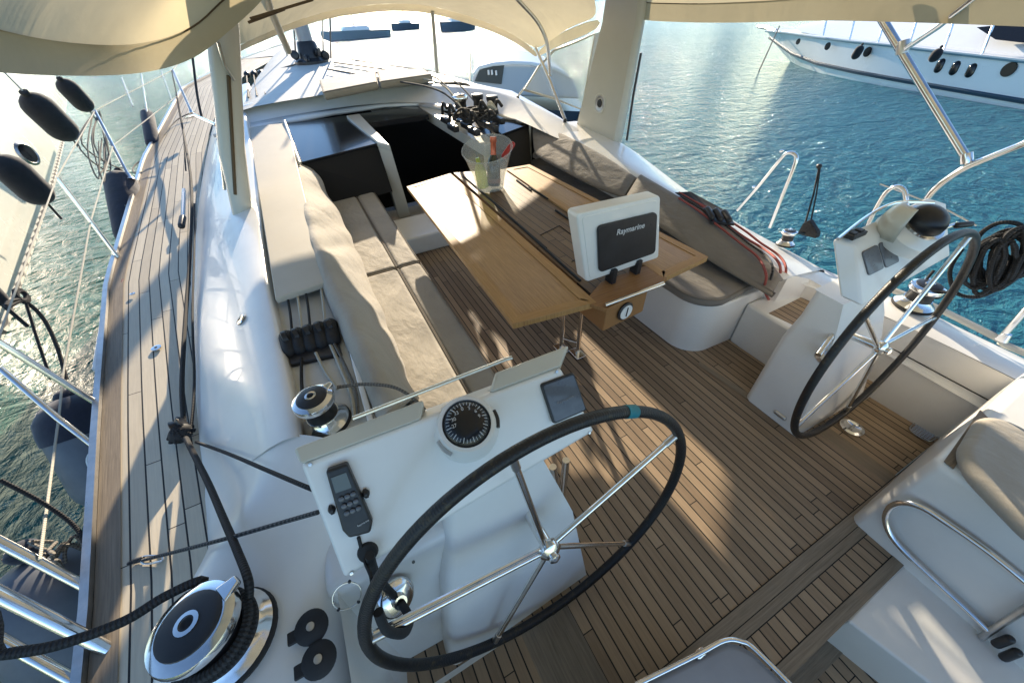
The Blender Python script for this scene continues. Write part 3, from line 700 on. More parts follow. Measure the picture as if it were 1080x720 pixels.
# ================================================================== HELM WHEELS
rk = R(5.67); WR = .5
ux = V((1, 0, 0)); uz = V((0, math.sin(rk), math.cos(rk))); wn_ = V((0, -math.cos(rk), math.sin(rk)))
def wheel(s, a0, label):
    c = V((s*.845, .61, .533)); t = thing('steering_wheel', label, 'steering wheel', c, 'twin steering wheels')
    ring = [c+(ux*math.cos(2*math.pi*i/96)+uz*math.sin(2*math.pi*i/96))*WR for i in range(96)]
    M().tube(ring, .0152, 12, closed=True).build('rim', leather, t, smooth=60)
    M().lathe([(.03, -.012), (.034, -.004), (.034, .012), (.022, .022), (.010, .026)], c, wn_, 24).build('hub', chrome, t)
    M().lathe([(.013, .024), (.017, .030), (.017, .036), (.006, .042)], c, wn_, 16).build('hub_nut', chrome, t)
    M().tube([c-wn_*.01, c-wn_*.16], .018, 14).build('axle', chrome, t)
    for k_ in range(5):
        a = R(a0+72*k_); d = ux*math.cos(a)+uz*math.sin(a); sd = ux*-math.sin(a)+uz*math.cos(a)
        M().tube([c+d*.022+sd*.006, c+d*(WR-.012)+sd*.006], .0085, 10).build('spoke', chrome, t)
        if s < 0 and k_ in (0, 2): M().tube([c+d*.03-sd*.013-wn_*.004, c+d*(WR-.018)-sd*.013-wn_*.004], .0055, 8).build('spoke_rod', chrome, t)
        M().tube([c+d*(WR-.05)+sd*.006, c+d*(WR-.012)+sd*.006], .0105, 10).build('spoke_socket', dullss, t)
    return t, c
wl, cl = wheel(-1, 26, 'large black leather-rimmed steering wheel in the foreground with a teal tape band')
wr, cr_ = wheel(1, 68, 'black-rimmed steering wheel at the right helm, seen almost edge-on')
q = P(668, 428, Y=.655)-cl; a = math.atan2(q.dot(uz), q.dot(ux))
M().tube([cl+(ux*math.cos(a+i*.012)+uz*math.sin(a+i*.012))*WR for i in range(-3, 4)], .0166, 14).build('teal_band', teal, wl)
for a_ in (R(-100), R(190), R(60)):
    pass

# ================================================================== HELM PODS
def pod(s, label, CLp, CRp, BLp, BRp, TLp, TRp):
    """panel quad (CL,CR top crease; BL,BR bottom) and strip to TL,TR"""
    t = thing('helm_console', label, 'helm console', ((CLp+CRp)/2).xy.to_3d(), 'twin helm consoles')
    return t
# left
CLp, CRp, BLp, BRp = P(316, 490, Z=.99), P(592, 387, Z=.975), P(363, 612, Y=.70), P(628, 455, Y=.735)
TLp, TRp = P(309, 472, Z=1.005), P(601, 362, Z=.998)
pn = (CRp-CLp).cross((BLp+BRp)/2-(CLp+CRp)/2).normalized(); pn = pn if pn.y < 0 else -pn
t = thing('helm_console', 'white helm console behind the left wheel with compass and radio handset', 'helm console', V((-.95, .75, 0)), 'twin helm consoles')
back = V((0, .10, -.10)); lb = V((0, .02, -.12))
def lp(f, a=CLp, b=CRp): return a.lerp(b, f)
M().hexa([CLp, CRp, BRp, BLp], [CLp-pn*.09, CRp-pn*.09, BRp-pn*.10, BLp-pn*.10]).build('panel_body', gel, t, bevel=.012, segs=3)
for f0, f1 in ((0, .41), (.68, 1)):
    a, b = CLp.lerp(CRp, f0), CLp.lerp(CRp, f1); c_, d_ = TLp.lerp(TRp, f0), TLp.lerp(TRp, f1)
    a = a+V((0, -.002, .001)); b = b+V((0, -.002, .001))
    M().hexa([c_, d_, b, a], [c_+V((0, .03, -.14)), d_+V((0, .03, -.14)), b-pn*.085, a-pn*.085]).build('top_rim', cream, t, bevel=.010, segs=3)
M().hexa([BLp-pn*.10, BRp-pn*.10, TRp+V((0, .03, -.14)), TLp+V((0, .03, -.14))], [BLp-pn*.12, BRp-pn*.12, TRp+V((0, .03, -.17)), TLp+V((0, .03, -.17))]).build('underside', gel, t, smooth=0)
M().tube([P(372, 441, Z=1.03), P(380, 438, Z=1.03), P(533, 379, Z=1.03), P(540, 377, Z=1.03)], .0048, 8).build('grab_rail', dullss, t)
# compass
cc = atp(492, 450, CLp+pn*.0, pn); 
cx = (CRp-CLp).normalized(); cy = cx.cross(pn).normalized(); cy = cy if cy.z > 0 else -cy
up = (pn+V((0, .35, .55))).normalized()
rad = .070
comp = M().lathe([(rad+.010, -.03), (rad+.010, .0), (rad+.005, .012), (rad-.001, .026), (rad-.004, .03), (rad-.012, .030)], cc, up, 40).build('compass', gel, t)
M().lathe([(rad-.012, .028), (rad-.014, .033), (rad-.03, .045), (rad-.05, .053), (.001, .056)], cc, up, 40).build('compass_dome', mat('compass_glass', (.012, .012, .014), .22), comp)
M().lathe([(rad-.004, .029), (rad-.003, .033), (rad-.012, .035), (rad-.013, .029)], cc, up, 40, False).build('compass_ring', whitep, comp)
tk = M(); cxx = up.orthogonal().normalized(); cxx = (cx-up*cx.dot(up)).normalized(); cyy = up.cross(cxx)
def dome_h(r): return lerp([(0, .0565), (rad-.05, .0535), (rad-.03, .0455), (rad-.014, .034)], r)
for i in range(36):
    a = 2*math.pi*i/36; d = cxx*math.cos(a)+cyy*math.sin(a); r0, r1 = (.041, .049) if i % 3 else (.038, .049)
    tk.tube([cc+d*r0+up*(dome_h(r0)+.001), cc+d*r1+up*(dome_h(r1)+.001)], .0006 if i % 3 else .001, 5)
tk.build('compass_ticks', ltext, comp)
for s_, a in (('33', 122), ('0', 90), ('3', 60), ('30', 152), ('6', 28), ('9', 0), ('27', 180)):
    d = cxx*math.cos(R(a))+cyy*math.sin(R(a)); text(s_, .012, ltext, comp, cc+d*.031+up*(dome_h(.031)+.001), cxx, cyy, 'compass_numeral')
for a in (-10, 205):
    d = cxx*math.cos(R(a))+cyy*math.sin(R(a)); e = up.cross(d)
    M().tube([cc+d*(rad+.002)+e*-.022+up*.016, cc+d*(rad+.006)+up*.016, cc+d*(rad+.002)+e*.022+up*.016], .0055, 8, smooth=4).build('compass_clip', black if a < 0 else dullss, comp)
# small display
dq = [atp(x, y, CLp+pn*.0, pn) for x, y in ((569, 405), (604, 392), (618, 432), (583, 447))]
d_ = M().prism(rrect([p+pn*.007 for p in dq], .008), -pn*.012).build('instrument_display', black, t, bevel=.004)
dc = sum(dq, V())/4
M().prism(rrect([dc+(p-dc)*.9+pn*.009 for p in dq], .006), -pn*.004).build('display_cover', screen, d_, smooth=0)
text('Raymarine', .012, mat('dim_print', (.25, .25, .27), .6), d_, dc+pn*.009+cy*-.004, (cx+cy*.06), cy, 'lettering')
pq = [p+(CLp+CRp+BLp+BRp)*0 for p in (CLp, CRp, BRp, BLp)]; pcn = sum(pq, V())/4
for i in range(4):
    p = pcn+(pq[i]-pcn)*.945; p = atp(*[(0, 0)][0], CLp, pn) if False else p+pn*.001
    M().lathe([(.0045, 0), (.004, .002), (.001, .0022)], p, pn, 10).build('screw', dullss, t)
# knob + screw on the panel
kc = atp(388, 579, CLp, pn); M().lathe([(.022, 0), (.024, .006), (.02, .018), (.008, .020)], kc, pn, 20).build('knob', rubber, t)
M().lathe([(.004, 0), (.004, .002)], atp(436, 592, CLp-pn*.02, pn), pn, 8).build('screw', black, t)
# pod support tubes
for a, b in (((583, 492), (590, 530)), ((597, 485), (590, 548))):
    M().tube([P(*a, Y=.86), P(*b, Y=.83)], .014, 12).build('support_tube', chrome, t)
# pedestal
ped = lambda s: ([V((s*.655, .60, 0)), V((s*.655, .90, 0)), V((s*1.22, .92, 0)), V((s*1.24, .585, 0))], [V((s*.69, .70, .42)), V((s*.70, .92, .42)), V((s*1.14, .92, .42)), V((s*1.16, .68, .42))], [V((s*.76, .79, .68)), V((s*.77, .92, .68)), V((s*1.05, .92, .68)), V((s*1.07, .78, .68))])
def pedestal(s, par):
    q = ped(s); m = M()
    def sub4(Q): return [Q[0], Q[0].lerp(Q[1], .5), Q[1], Q[1].lerp(Q[2], .5), Q[2], Q[2].lerp(Q[3], .5), Q[3], Q[3].lerp(Q[0], .5), Q[0]]
    m.sheet([sub4(q[0]), sub4([a.lerp(b, .5) for a, b in zip(q[0], q[1])]), sub4(q[1]), sub4([a.lerp(b, .5)+V((0, -.01, 0)) for a, b in zip(q[1], q[2])]), sub4(q[2])])
    m.add(q[2], [[0, 1, 2, 3]])
    return m.build('pedestal', gel, par, bevel=.035, segs=4)
pL = pedestal(-1, t)
M().hexa([(-1.42, .76, .60), (-1.05, .76, .60), (-1.05, .95, .60), (-1.42, .95, .60)], [(-1.42, .68, -.02), (-1.0, .66, -.02), (-1.0, .95, -.02), (-1.42, .95, -.02)]).build('pedestal_shoulder', gel, t, bevel=.03, segs=4)
M().lathe([(.062, 0), (.066, .008), (.058, .02), (.035, .026), (.028, .04)], cl-wn_*.165, wn_, 28).build('wheel_boss', dullss, t)
# throttle
tc = P(417, 632, X=-1.10)
th = thing('throttle_lever', 'black engine control lever on a round chrome plate below the left console', 'control lever', tc)
tn = V((-.15, -.97, .2)).normalized(); tn = V((.35, -.75, .55)).normalized()
tc = P(418, 630, Y=.705)
M().lathe([(.05, -.03), (.052, .0), (.044, .008), (.02, .012), (.018, .03)], tc, tn, 28).build('chrome_plate', chrome, th)
M().tube([tc+tn*.03, P(432, 652, Y=.64), P(426, 667, Y=.60), P(408, 664, Y=.60), P(399, 645, Y=.62)], .011, 10, smooth=5).build('lever', rubber, th)
M().tube([P(390, 585, Y=.70), P(398, 608, Y=.71), tc], .010, 10, smooth=4).build('boot', rubber, th)

# handset
hs = [(343, 497), (366, 489), (393, 550), (391, 562), (368, 568), (361, 560)]
hp = [atp(x, y, CLp+pn*.022, pn) for x, y in hs]
rd = thing('radio_handset', 'black handheld radio clipped upright on the left helm console', 'radio handset', hp[4])
M().prism(hp, -pn*.026).build('handset_body', black, rd, bevel=.006, segs=3)
sq = [atp(x, y, CLp+pn*.024, pn) for x, y in ((349, 504), (365, 498), (371, 514), (354, 520))]
M().prism(sq, -pn*.003).build('handset_screen', mat('lcd', (.13, .15, .14), .25), rd, smooth=0)
for i in range(3):
    for jx in range(3):
        p = atp(360+i*2.9+jx*6.2, 526+i*7.5-jx*2.6, CLp+pn*.024, pn); M().lathe([(.0058, 0), (.0055, .0025), (.003, .0035)], p, pn, 10).build('keypad_button', screen, rd)
p0 = atp(383, 551, CLp+pn*.023, pn); text('Raymarine', .006, ltext, rd, p0, cx+cy*.12, cy, 'lettering')
for x, y in ((350, 537), (386, 520)): M().capsule(atp(x, y, CLp+pn*.006, pn)-cx*.008, atp(x, y, CLp+pn*.006, pn)+cx*.008, .011, 12).build('holder_ear', black, rd)
M().tube([atp(378, 566, CLp+pn*.012, pn), atp(385, 592, CLp+pn*.02, pn), P(392, 612, Y=.66), P(391, 640, Y=.70), P(400, 650, Y=.70)], .004, 8, smooth=6).build('cord', rubber, rd)

# black caps (engine sockets) and wire rings on quarter moulding
cap0 = None
for (px, lab) in (((329, 661), 'round black deck cap with flip tab left of the throttle, the upper of two'), ((337, 695), 'round black deck cap with flip tab nearest the bottom edge, the lower of two')):
    p = P(*px, Z=.603+(.006 if px[1] < 680 else 0)); nz = V((.1, -.12, 1)).normalized()
    c_ = thing('engine_socket', lab, 'socket', p, 'black caps on the left quarter')
    M().lathe([(.036, -.004), (.037, .006), (.030, .012), (.001, .013)], p, nz, 28).build('cap_ring', rubber, c_)
    M().lathe([(.0095, .013), (.009, .0155), (.001, .016)], p, nz, 14).build('cap_button', dullss, c_)
    M().box((p.x-.052, p.y-.016, p.z), (p.x-.030, p.y+.012, p.z+.010)).build('flip_tab', rubber, c_, bevel=.003)
for (px, r_, lab) in (((366, 628), .034, 'thin wire pull ring on the moulding just under the left console'), ((378, 667), .038, 'thin wire pull ring half hidden by the wheel rim, the lower of two')):
    p = P(*px, Y=.73)
    rg = thing('pull_ring', lab, 'pull ring', p, 'wire pull rings')
    a_ = V((1, 0, .1)).normalized(); b_ = V((0, .55, .8)).normalized()
    M().tube([p+(a_*math.cos(2*math.pi*i/28)+b_*math.sin(2*math.pi*i/28))*r_ for i in range(28)], .0018, 6, closed=True).build('ring', dullss, rg)
    for an in (60, 215, 300): M().capsule(p+(a_*math.cos(R(an))+b_*math.sin(R(an)))*(r_-.003), p+(a_*math.cos(R(an))+b_*math.sin(R(an)))*(r_+.006), .004, 8).build('ring_clip', black, rg)

# right helm console
t = thing('helm_console', 'white helm console on the right with twin grey displays and covered compass', 'helm console', V((.95, .8, 0)), 'twin helm consoles')
A_, B_, C2, D_ = P(877, 252, Z=.99), P(902, 260, Z=.965), P(909, 324, Z=.775), P(885, 313, Z=.79)
E_, F_ = P(950, 213, Z=1.02), P(1000, 240, Z=.98)   # far ends
F_ = B_+V((.74, .02, .02)); E_ = A_+V((.72, .02, .02)); G_ = C2+V((.62, .01, .0)); H_ = D_+V((.62, .02, 0))
M().prism([A_, B_, C2, D_], V((.70, .01, .01))).build('panel_body', gel, t, bevel=.012, segs=3)
pr_ = (F_-B_).cross(C2-B_).normalized(); pr_ = pr_ if pr_.y < 0 else -pr_
for q in (((908, 266), (924, 258), (931, 283), (915, 291)), ((925.5, 257), (940, 251), (947, 276), (933, 283))):
    qs = [atp(x, y, B_, pr_) for x, y in q]; dd = M().prism(rrect([p+pr_*.006 for p in qs], .012), -pr_*.010).build('instrument_display', screen, t, bevel=.002)
sw = P(902, 246, Z=1.0); M().box((sw.x-.045, sw.y-.02, sw.z-.012), (sw.x+.045, sw.y+.02, sw.z+.006)).build('switch_plate', black, t, bevel=.003)
for dx in (-.022, .022): M().box((sw.x+dx-.014, sw.y-.012, sw.z+.004), (sw.x+dx+.014, sw.y+.012, sw.z+.012)).build('switch', black, t, bevel=.003)
cc2 = P(972, 246, Z=.99)+V((.02, .035, .0)); upr = V((-.1, -.45, .9)).normalized()
comp = M().lathe([(.108, -.05), (.110, .0), (.10, .012), (.085, .018), (.076, .03)], cc2, upr, 36).build('compass', gel, t)
M().lathe([(.066, .028), (.067, .045), (.060, .068), (.044, .086), (.022, .095), (.001, .098)], cc2, upr, 32).build('compass_dome', mat('compass_glass', (.012, .012, .014), .4), comp)
M().lathe([(.078, .026), (.079, .038), (.067, .040), (.066, .03)], cc2, upr, 36, False).build('compass_ring', chrome, comp)
# hood shell
rows = []
for i in range(12):
    a = R(88+i*9); d = V((math.cos(a), math.sin(a), 0)); o_ = V((-.022, .010, 0)); rows.append([cc2+o_+d*r_+V((0, 0, z_)) for r_, z_ in ((.086, -.03), (.090, .010), (.087, .038), (.078, .062), (.064, .078), (.048, .086))])
M().sheet(rows).build('compass_hood', cream, comp, solid=.005, smooth=60)
M().tube([P(985, 245, Z=1.0), P(1000, 239, Z=1.0), P(1010, 236, Z=1.0)], .008, 8).build('throttle_arm', chrome, t)
M().capsule(P(1006, 238, Z=1.0), P(1026, 236, Z=1.0), .012, 10).build('throttle_grip', black, t)
M().tube([P(884, 252, Z=1.02), P(915, 228, Z=1.02), P(945, 214, Z=1.04), P(985, 214, Z=1.05)], .006, 8, smooth=4).build('grab_rail', chrome, t)
pR = pedestal(1, t)
M().lathe([(.062, 0), (.066, .008), (.058, .02), (.035, .026), (.028, .04)], cr_-wn_*.165, wn_, 28).build('wheel_boss', dullss, t)
for a, b in (((900, 322), (863, 374)), ((908, 326), (871, 378))):
    M().tube([P(*a, Y=.80), P(*b, Y=.72)], .012, 12).build('support_tube', chrome, t)
M().lathe([(.034, -.01), (.032, .01), (.02, .016)], P(868, 376, Y=.715), (0, -.5, 1), 20).build('tube_socket', dullss, t)
q = P(826, 439, Y=.60)
M().capsule(P(817, 432, X=.664)+V((-.004, 0, 0)), P(830, 442, X=.664)+V((-.004, 0, 0)), .013, 12).build('vent_slot', dullss, t)
M().capsule(P(905, 404, Y=.66), P(912, 398, Y=.66), .016, 12).build('red_tag', redm, t)

# floor fittings
p = P(898, 451, Z=-.094)
f_ = thing('deck_socket', 'round polished steel socket in the teak footwell under the right wheel', 'deck fitting', p)
M().lathe([(.058, 0), (.056, .008), (.042, .014), (.030, .008), (.001, .006)], p, n=32).build('flange', chrome, f_)
M().capsule(p+V((-.018, 0, .012)), p+V((.018, 0, .012)), .007, 10).build('key_bar', dullss, f_)
p = P(974, 455, Z=-.094)
f_ = thing('floor_drain', 'square grated drain in the teak footwell corner by the right helm seat', 'drain', p)
mm = M(); mm.tube(spline([p+V((x*.055, y*.048, .003)) for x, y in ((1, .6), (.6, 1), (-.6, 1), (-1, .6), (-1, -.6), (-.6, -1), (.6, -1), (1, -.6))], 4, True), .003, 6, closed=True); mm.build('drain_frame', dullss, f_)
mm = M()
for i in range(-3, 4): mm.tube([p+V((i*.014, -.042, .003)), p+V((i*.014, .042, .003))], .0022, 5); mm.tube([p+V((-.048, i*.012, .003)), p+V((.048, i*.012, .003))], .0022, 5)
mm.build('drain_grate', dullss, f_)

# ================================================================== HELM SEATS
t = thing('helmsman_bench', 'white helm seat box with a looped steel handrail, lower right', 'helm bench', (.9, -.2, 0))
XX = .465; zs = .50
m = M(); prof = [(XX, .235, -.01), (XX, .235, zs-.06), (XX+.03, .235, zs), (1.36, .25, zs), (1.36, .25, -.01)]
M().hexa([(XX, .235, zs), (1.36, .255, zs), (1.36, -.9, zs), (XX-.02, -.9, zs)], [(XX, .235, -.06), (1.36, .255, -.06), (1.36, -.9, -.06), (XX-.02, -.9, -.06)]).build('seat_box', gel, t, bevel=.035, segs=4)
lq = [P(944, 598, Z=-.01), P(893, 653, Z=-.01), P(1010, 735, Z=-.01), (.5, -.6, -.01), (.8, -.6, -.01), (.8, .03, -.01)]
M().prism([P(944, 598, Z=-.005), P(893, 653, Z=-.005), P(1040, 765, Z=-.005), (.9, -.6, -.005), (.9, .03, -.005)], (0, 0, -.24)).build('lower_moulding', gel, t, bevel=.012)
xr = XX-.028
loop = [P(1110, 640, X=xr), P(1080, 612, X=xr), P(1040, 580, X=xr), P(1000, 552, X=xr), P(975, 536, X=xr), P(955, 530, X=xr), P(940, 534, X=xr), P(934, 546, X=xr), P(938, 561, X=xr), P(950, 577, X=xr), P(980, 606, X=xr), P(1020, 643, X=xr), P(1042, 664, X=xr)]
M().tube(loop, .011, 12, smooth=5).build('handrail', chrome, t)
M().tube([P(1035, 672, X=xr), P(1060, 655, X=xr), P(1090, 636, X=xr)], .010, 10).build('lower_rail', dullss, t)
for q in ((1054, 678), (1062, 692)): M().capsule(P(q[0]-6, q[1]+2, X=xr-.01), P(q[0]+14, q[1]-6, X=xr-.01), .013, 10).build('rail_clamp', black, t)
# recess (teak strip) beside cushion
M().prism([P(996, 486, Z=zs+.003), P(1034, 432, Z=zs+.003), P(1042, 440, Z=zs+.003), P(1006, 494, Z=zs+.003)], (0, 0, -.004), uvyx).build('teak_inlay', teakp, t, smooth=0)
hc_ = ([P(1041, 428, Z=zs+.06), P(1085, 392, Z=zs+.06), P(1180, 500, Z=zs+.06), P(1120, 590, Z=zs+.06), P(1014, 502, Z=zs+.06), P(1010, 480, Z=zs+.06)])
M().prism(rrect([hc_[0], hc_[2], hc_[3], hc_[5]], .09, 6), (0, 0, -.06)).build('helm_cushion', cush, bevel=.028, segs=4, label='sunlit cream cushion on the right helm seat box', cat='cushion')
t = thing('helmsman_bench', 'pale grey helm seat corner with a steel edge rail, cut off by the bottom edge', 'helm bench', (-.8, -.2, 0))
ztp = .30
cor = [P(690, 712, Z=ztp), P(765, 675, Z=ztp), P(780, 678, Z=ztp), P(795, 686, Z=ztp), P(850, 740, Z=ztp)]
M().prism(cor+[V((-.38, -.5, ztp)), V((-1.0, -.5, ztp)), V((-1.0, cor[0].y, ztp))], (0, 0, -.29)).build('seat_box', noisy(mat('grey_seat_top', (.30, .31, .33), .5), .1, 4), t, bevel=.02, segs=3)
M().tube([P(670, 722, Z=ztp+.01), P(735, 690, Z=ztp+.01), P(764, 675, Z=ztp+.01), P(782, 676, Z=ztp+.01), P(798, 686, Z=ztp+.01), P(860, 748, Z=ztp+.01)], .007, 10, smooth=5).build('edge_rail', chrome, t)
M().capsule(P(733, 693, Z=ztp), P(744, 684, Z=ztp), .012, 10).build('latch', chrome, t)

# ================================================================== WINCHES
def winch(base, ax, r, h, label, drum=black, par_group='winches', cap=black, arm=True):
    t = thing('winch', label, 'winch', base, par_group); ax = V(ax).normalized()
    M().lathe([(r*1.22, 0), (r*1.22, h*.04), (r*1.12, h*.07)], base, ax, 36).build('base_ring', rubber, t)
    M().lathe([(r*1.12, h*.06), (r*1.16, h*.10), (r*1.05, h*.16), (r*.86, h*.26), (r*.80, h*.34)], base, ax, 36).build('skirt', chrome, t)
    M().lathe([(r*.80, h*.3), (r*.74, h*.36), (r*.72, h*.60), (r*.82, h*.72)], base, ax, 36).build('drum', drum, t)
    M().lathe([(r*.84, h*.70), (r*.98, h*.76), (r*1.0, h*.84), (r*.96, h*.90), (r*.80, h*.94), (r*.72, h*.95)], base, ax, 36).build('top_ring', chrome, t)
    M().lathe([(r*.74, h*.93), (r*.72, h*.97), (r*.60, h*.995), (r*.2, h*1.0)], base, ax, 32).build('top_cap', cap, t)
    M().lathe([(r*.26, h*.99), (r*.27, h*1.02), (r*.17, h*1.025), (r*.15, h*.985)], base, ax, 20, False).build('socket_ring', chrome, t)
    M().lathe([(r*.14, h*.97), (r*.12, h*1.0)], base, ax, 12).build('socket', rubber, t)
    if arm:
        x = ax.orthogonal().normalized(); x = (V((.9, .5, 0))-ax*V((.9, .5, 0)).dot(ax)).normalized(); y = ax.cross(x)
        M().prism([base+ax*h*.96+x*r*.7+y*r*.25, base+ax*h*.96+x*r*1.16+y*r*.12, base+ax*h*.96+x*r*1.16-y*r*.12, base+ax*h*.96+x*r*.7-y*r*.3], -ax*h*.1).build('self_tailing_arm', chrome, t, bevel=.004)
    return t
wb = V((-1.625, .775, .612)); wax = V((-.06, .06, 1))
winch(wb, wax, .088, .15, 'large chrome winch wrapped with black rope at bottom left')
sb = V((-1.315, 1.235, .70)); winch(sb, (-.02, .0, 1), .062, .135, 'chrome winch between the left rope clutches and the left helm console')
r1 = P(828, 258, Z=.46); winch(r1, (0, .1, 1), .045, .10, 'small chrome winch on the right coaming beside the red ropes', arm=True)
r2 = P(962, 322, Z=.40); winch(r2, (0, 0, 1), .075, .14, 'chrome winch on the right side deck, partly hidden by the right wheel')
wbk = P(487, 122, Z=.80); winch(wbk, (0, 0, 1), .085, .20, 'black cabin-top winch on the glossy box among coiled ropes', drum=black, arm=False)

# ================================================================== ROPES
def rope(pts, r, m_, label, name='rope', n=10, sm=7, group=None, cat='rope'):
    return M().tube(pts, r, n, smooth=sm).build(name, m_, smooth=60, label=label, cat=cat, group=group)
# wraps on big winch
pts = [V((-2.35, -.9, .95)), V((-2.2, -.1, .92)), P(-60, 700, Z=.84), P(0, 690, Z=.80), P(60, 680, Z=.78), P(130, 655, Z=.75), P(175, 628, Z=.74), P(215, 612, Z=.73)]
cwp = wb+wax*.06; rr_ = .088*.80
x_ = V((1, 0, 0)); y_ = V((0, 1, 0))
def wrap(c, r, a0, a1, z0, z1, n=20): return [c+(x_*math.cos(R(a0+(a1-a0)*i/n))+y_*math.sin(R(a0+(a1-a0)*i/n)))*r+V((0, 0, z0+(z1-z0)*i/n)) for i in range(n+1)]
wq = wrap(cwp, rr_+.008, 130, -560, .03, -.02, 46)
tail = [P(262, 612, Z=.73), P(250, 580, Z=.705), P(235, 545, Z=.665), P(220, 510, Z=.61), P(206, 482, Z=.54), P(196, 462, Z=.49)]
rope(pts+wq, .0105, rblack, 'thick black sheet from the bottom left edge wound on the large winch', sm=5)
rope([cwp+V((.07, .03, .0))]+tail, .0095, rblack, 'black sheet from the large winch up to the side deck block')
rope([P(194, 448, Z=.47), P(192, 400, Z=.49), P(196, 330, Z=.53), P(201, 260, Z=.60), P(202, 200, Z=.68), P(197, 160, Z=.78), P(186, 100, Z=.95)], .0095, rblack, 'thick black sheet running forward along the side deck')
rope([P(202, 450, Z=.47), P(205, 400, Z=.50), P(203, 330, Z=.54), P(205, 260, Z=.62), P(205, 215, Z=.68)], .0055, rblack, 'thin black line beside the thick side deck sheet')
rope([P(207, 466, Z=.48), P(240, 478, Z=.64), P(280, 495, Z=.79), P(320, 512, Z=.86), P(345, 522, Z=.84)], .0058, rblack, 'thin black line from the side deck block to the left console')
rope([P(135, 594, Z=.42), P(160, 588, Z=.44), P(230, 570, Z=.66), P(300, 550, Z=.78), P(335, 540, Z=.87)], [.0055]*30, rblackf, 'black flecked line crossing the side deck to the left console')
rope([P(-20, 640, Z=.34), P(60, 615, Z=.34), P(110, 598, Z=.34), P(135, 593, Z=.36), P(155, 590, Z=.4)], .0028, rgold, 'thin gold line over the guard tubes at lower left', n=6)
# snap shackle
sp_ = P(156, 590, Z=.42); sh = thing('snap_shackle', 'small dark shackle on the line above the side deck', 'shackle', sp_)
M().tube([P(150, 587, Z=.42), P(168, 586, Z=.42), P(171, 591, Z=.42), P(152, 594, Z=.42)], .0035, 6, closed=True, smooth=4).build('shackle_bow', dullss, sh)
M().capsule(P(138, 592, Z=.42), P(152, 588, Z=.42), .007, 8).build('shackle_pin', black, sh)
# block at the deck edge
bp_ = P(194, 460, Z=.45)
bl = thing('deck_block', 'black rope block bundled on the side deck edge by the left coaming', 'block', bp_)
M().capsule(bp_+V((-.035, -.02, .01)), bp_+V((.035, .02, .03)), .034, 16).build('block_body', rubber, bl)
M().lathe([(.03, -.02), (.036, -.015), (.026, 0), (.036, .015), (.03, .02)], bp_+V((.0, .03, .035)), (1, .3, .2), 20).build('sheave', black, bl)
for i in range(5):
    a = R(i*72); M().tube([bp_+V((math.cos(a)*.045, math.sin(a)*.04, .01)), bp_+V((0, 0, .055)), bp_+V((-math.cos(a)*.045, -math.sin(a)*.04, .012))], .008, 8, smooth=5).build('lashing', rblack, bl)
# toe rail faded red rope
rope([P(130, 295, Z=.50), P(113, 350, Z=.44), P(112, 430, Z=.385), P(112, 500, Z=.35), P(113, 560, Z=.34), P(113, 640, Z=.325), P(108, 730, Z=.32)], .0075, rpink, 'faded red rope lying along the left toe rail')
# loops on deck
for k_, (pp, lab) in enumerate((([(205, 118), (185, 128), (160, 160), (146, 182), (140, 178), (150, 170), (175, 175), (190, 190)], 'grey line lying in a loose loop across the far side deck'),
    ([(190, 205), (170, 215), (145, 222), (130, 214), (132, 202), (150, 200), (163, 207), (150, 213), (134, 207), (128, 196)], 'grey coil of line looped on the side deck near the tall post'))):
    rope([P(x, y, Z=lerp(zd, P(x, y, Z=.7).y)+.012) for x, y in pp], .0065, rgrey, lab, n=8)
# shroud turnbuckle area & track car near post base
rope([P(181, 75, Z=1.25), P(192, 130, Z=.86), P(196, 180, Z=.72)], .006, rblack, 'black line hanging beside the left tall post', n=8)
rope([P(203, 60, Y=6.0), P(208, 100, Y=5.7), P(213, 125, Y=5.5)], .011, rubber, 'black rigging tensioner just outside the left tall post', name='rigging_tensioner', cat='rigging')
tk_ = thing('genoa_track', 'grey sheet track fixed on the side deck beside the coaming', 'sheet track', P(193, 235, Z=.56))
M().tube([P(194, 200, Z=.66), P(193, 236, Z=.58)], .014, 8).build('track', dullss, tk_); M().capsule(P(193, 228, Z=.60), P(191, 240, Z=.575), .022, 12).build('end_stop', black, tk_)

# clutches left : row of black levers
cz = .70
ct = thing('rope_clutch', 'bank of black rope clutches in the left coaming behind the winch', 'rope clutch', P(325, 365, Z=cz))
for i in range(5):
    a = P(300+i*11.5, 348-i*3.2, Z=cz+.055); b = P(306+i*11.5, 376-i*3.2, Z=cz+.03)
    M().capsule(a+V((0, 0, -.012)), b+V((0, .01, -.01)), .029, 18).build('clutch_body', rubber, ct)
    M().lathe([(.024, -.012), (.031, -.008), (.031, .008), (.024, .012)], a.lerp(b, .35)+V((0, 0, .004)), (1, .15, 0), 20).build('clutch_cam', black, ct)
M().prism([P(296, 352, Z=cz+.02), P(350, 336, Z=cz+.02), P(360, 372, Z=cz+.02), P(306, 384, Z=cz+.02)], (0, 0, -.02)).build('clutch_base', black, ct, bevel=.004)
for i, (x, m_, lab) in enumerate(((303, rblack, 'black line entering the left clutches, nearest the side deck'), (313, rwhite, 'white line entering the left clutches beside the black one'), (322, rblack, 'black line in the middle of the left clutches'), (338, rwhite, 'white line entering the left clutches nearest the seat'))):
    rope([P(x, 312-i*4, Z=.735), P(x+3, 330-i*3, Z=.74), P(x+5, 350-i*3, Z=.73)], .0055, m_, lab, n=8)
rope([P(318, 378, Z=.72), P(318, 400, Z=.72), P(320, 425, Z=.74)], .006, rblack, 'black line from the left clutches to the chrome winch', n=8)
rope([P(333, 372, Z=.72), P(343, 392, Z=.715), P(356, 410, Z=.72)], .006, rwhite, 'white line from the left clutches past the chrome winch', n=8)
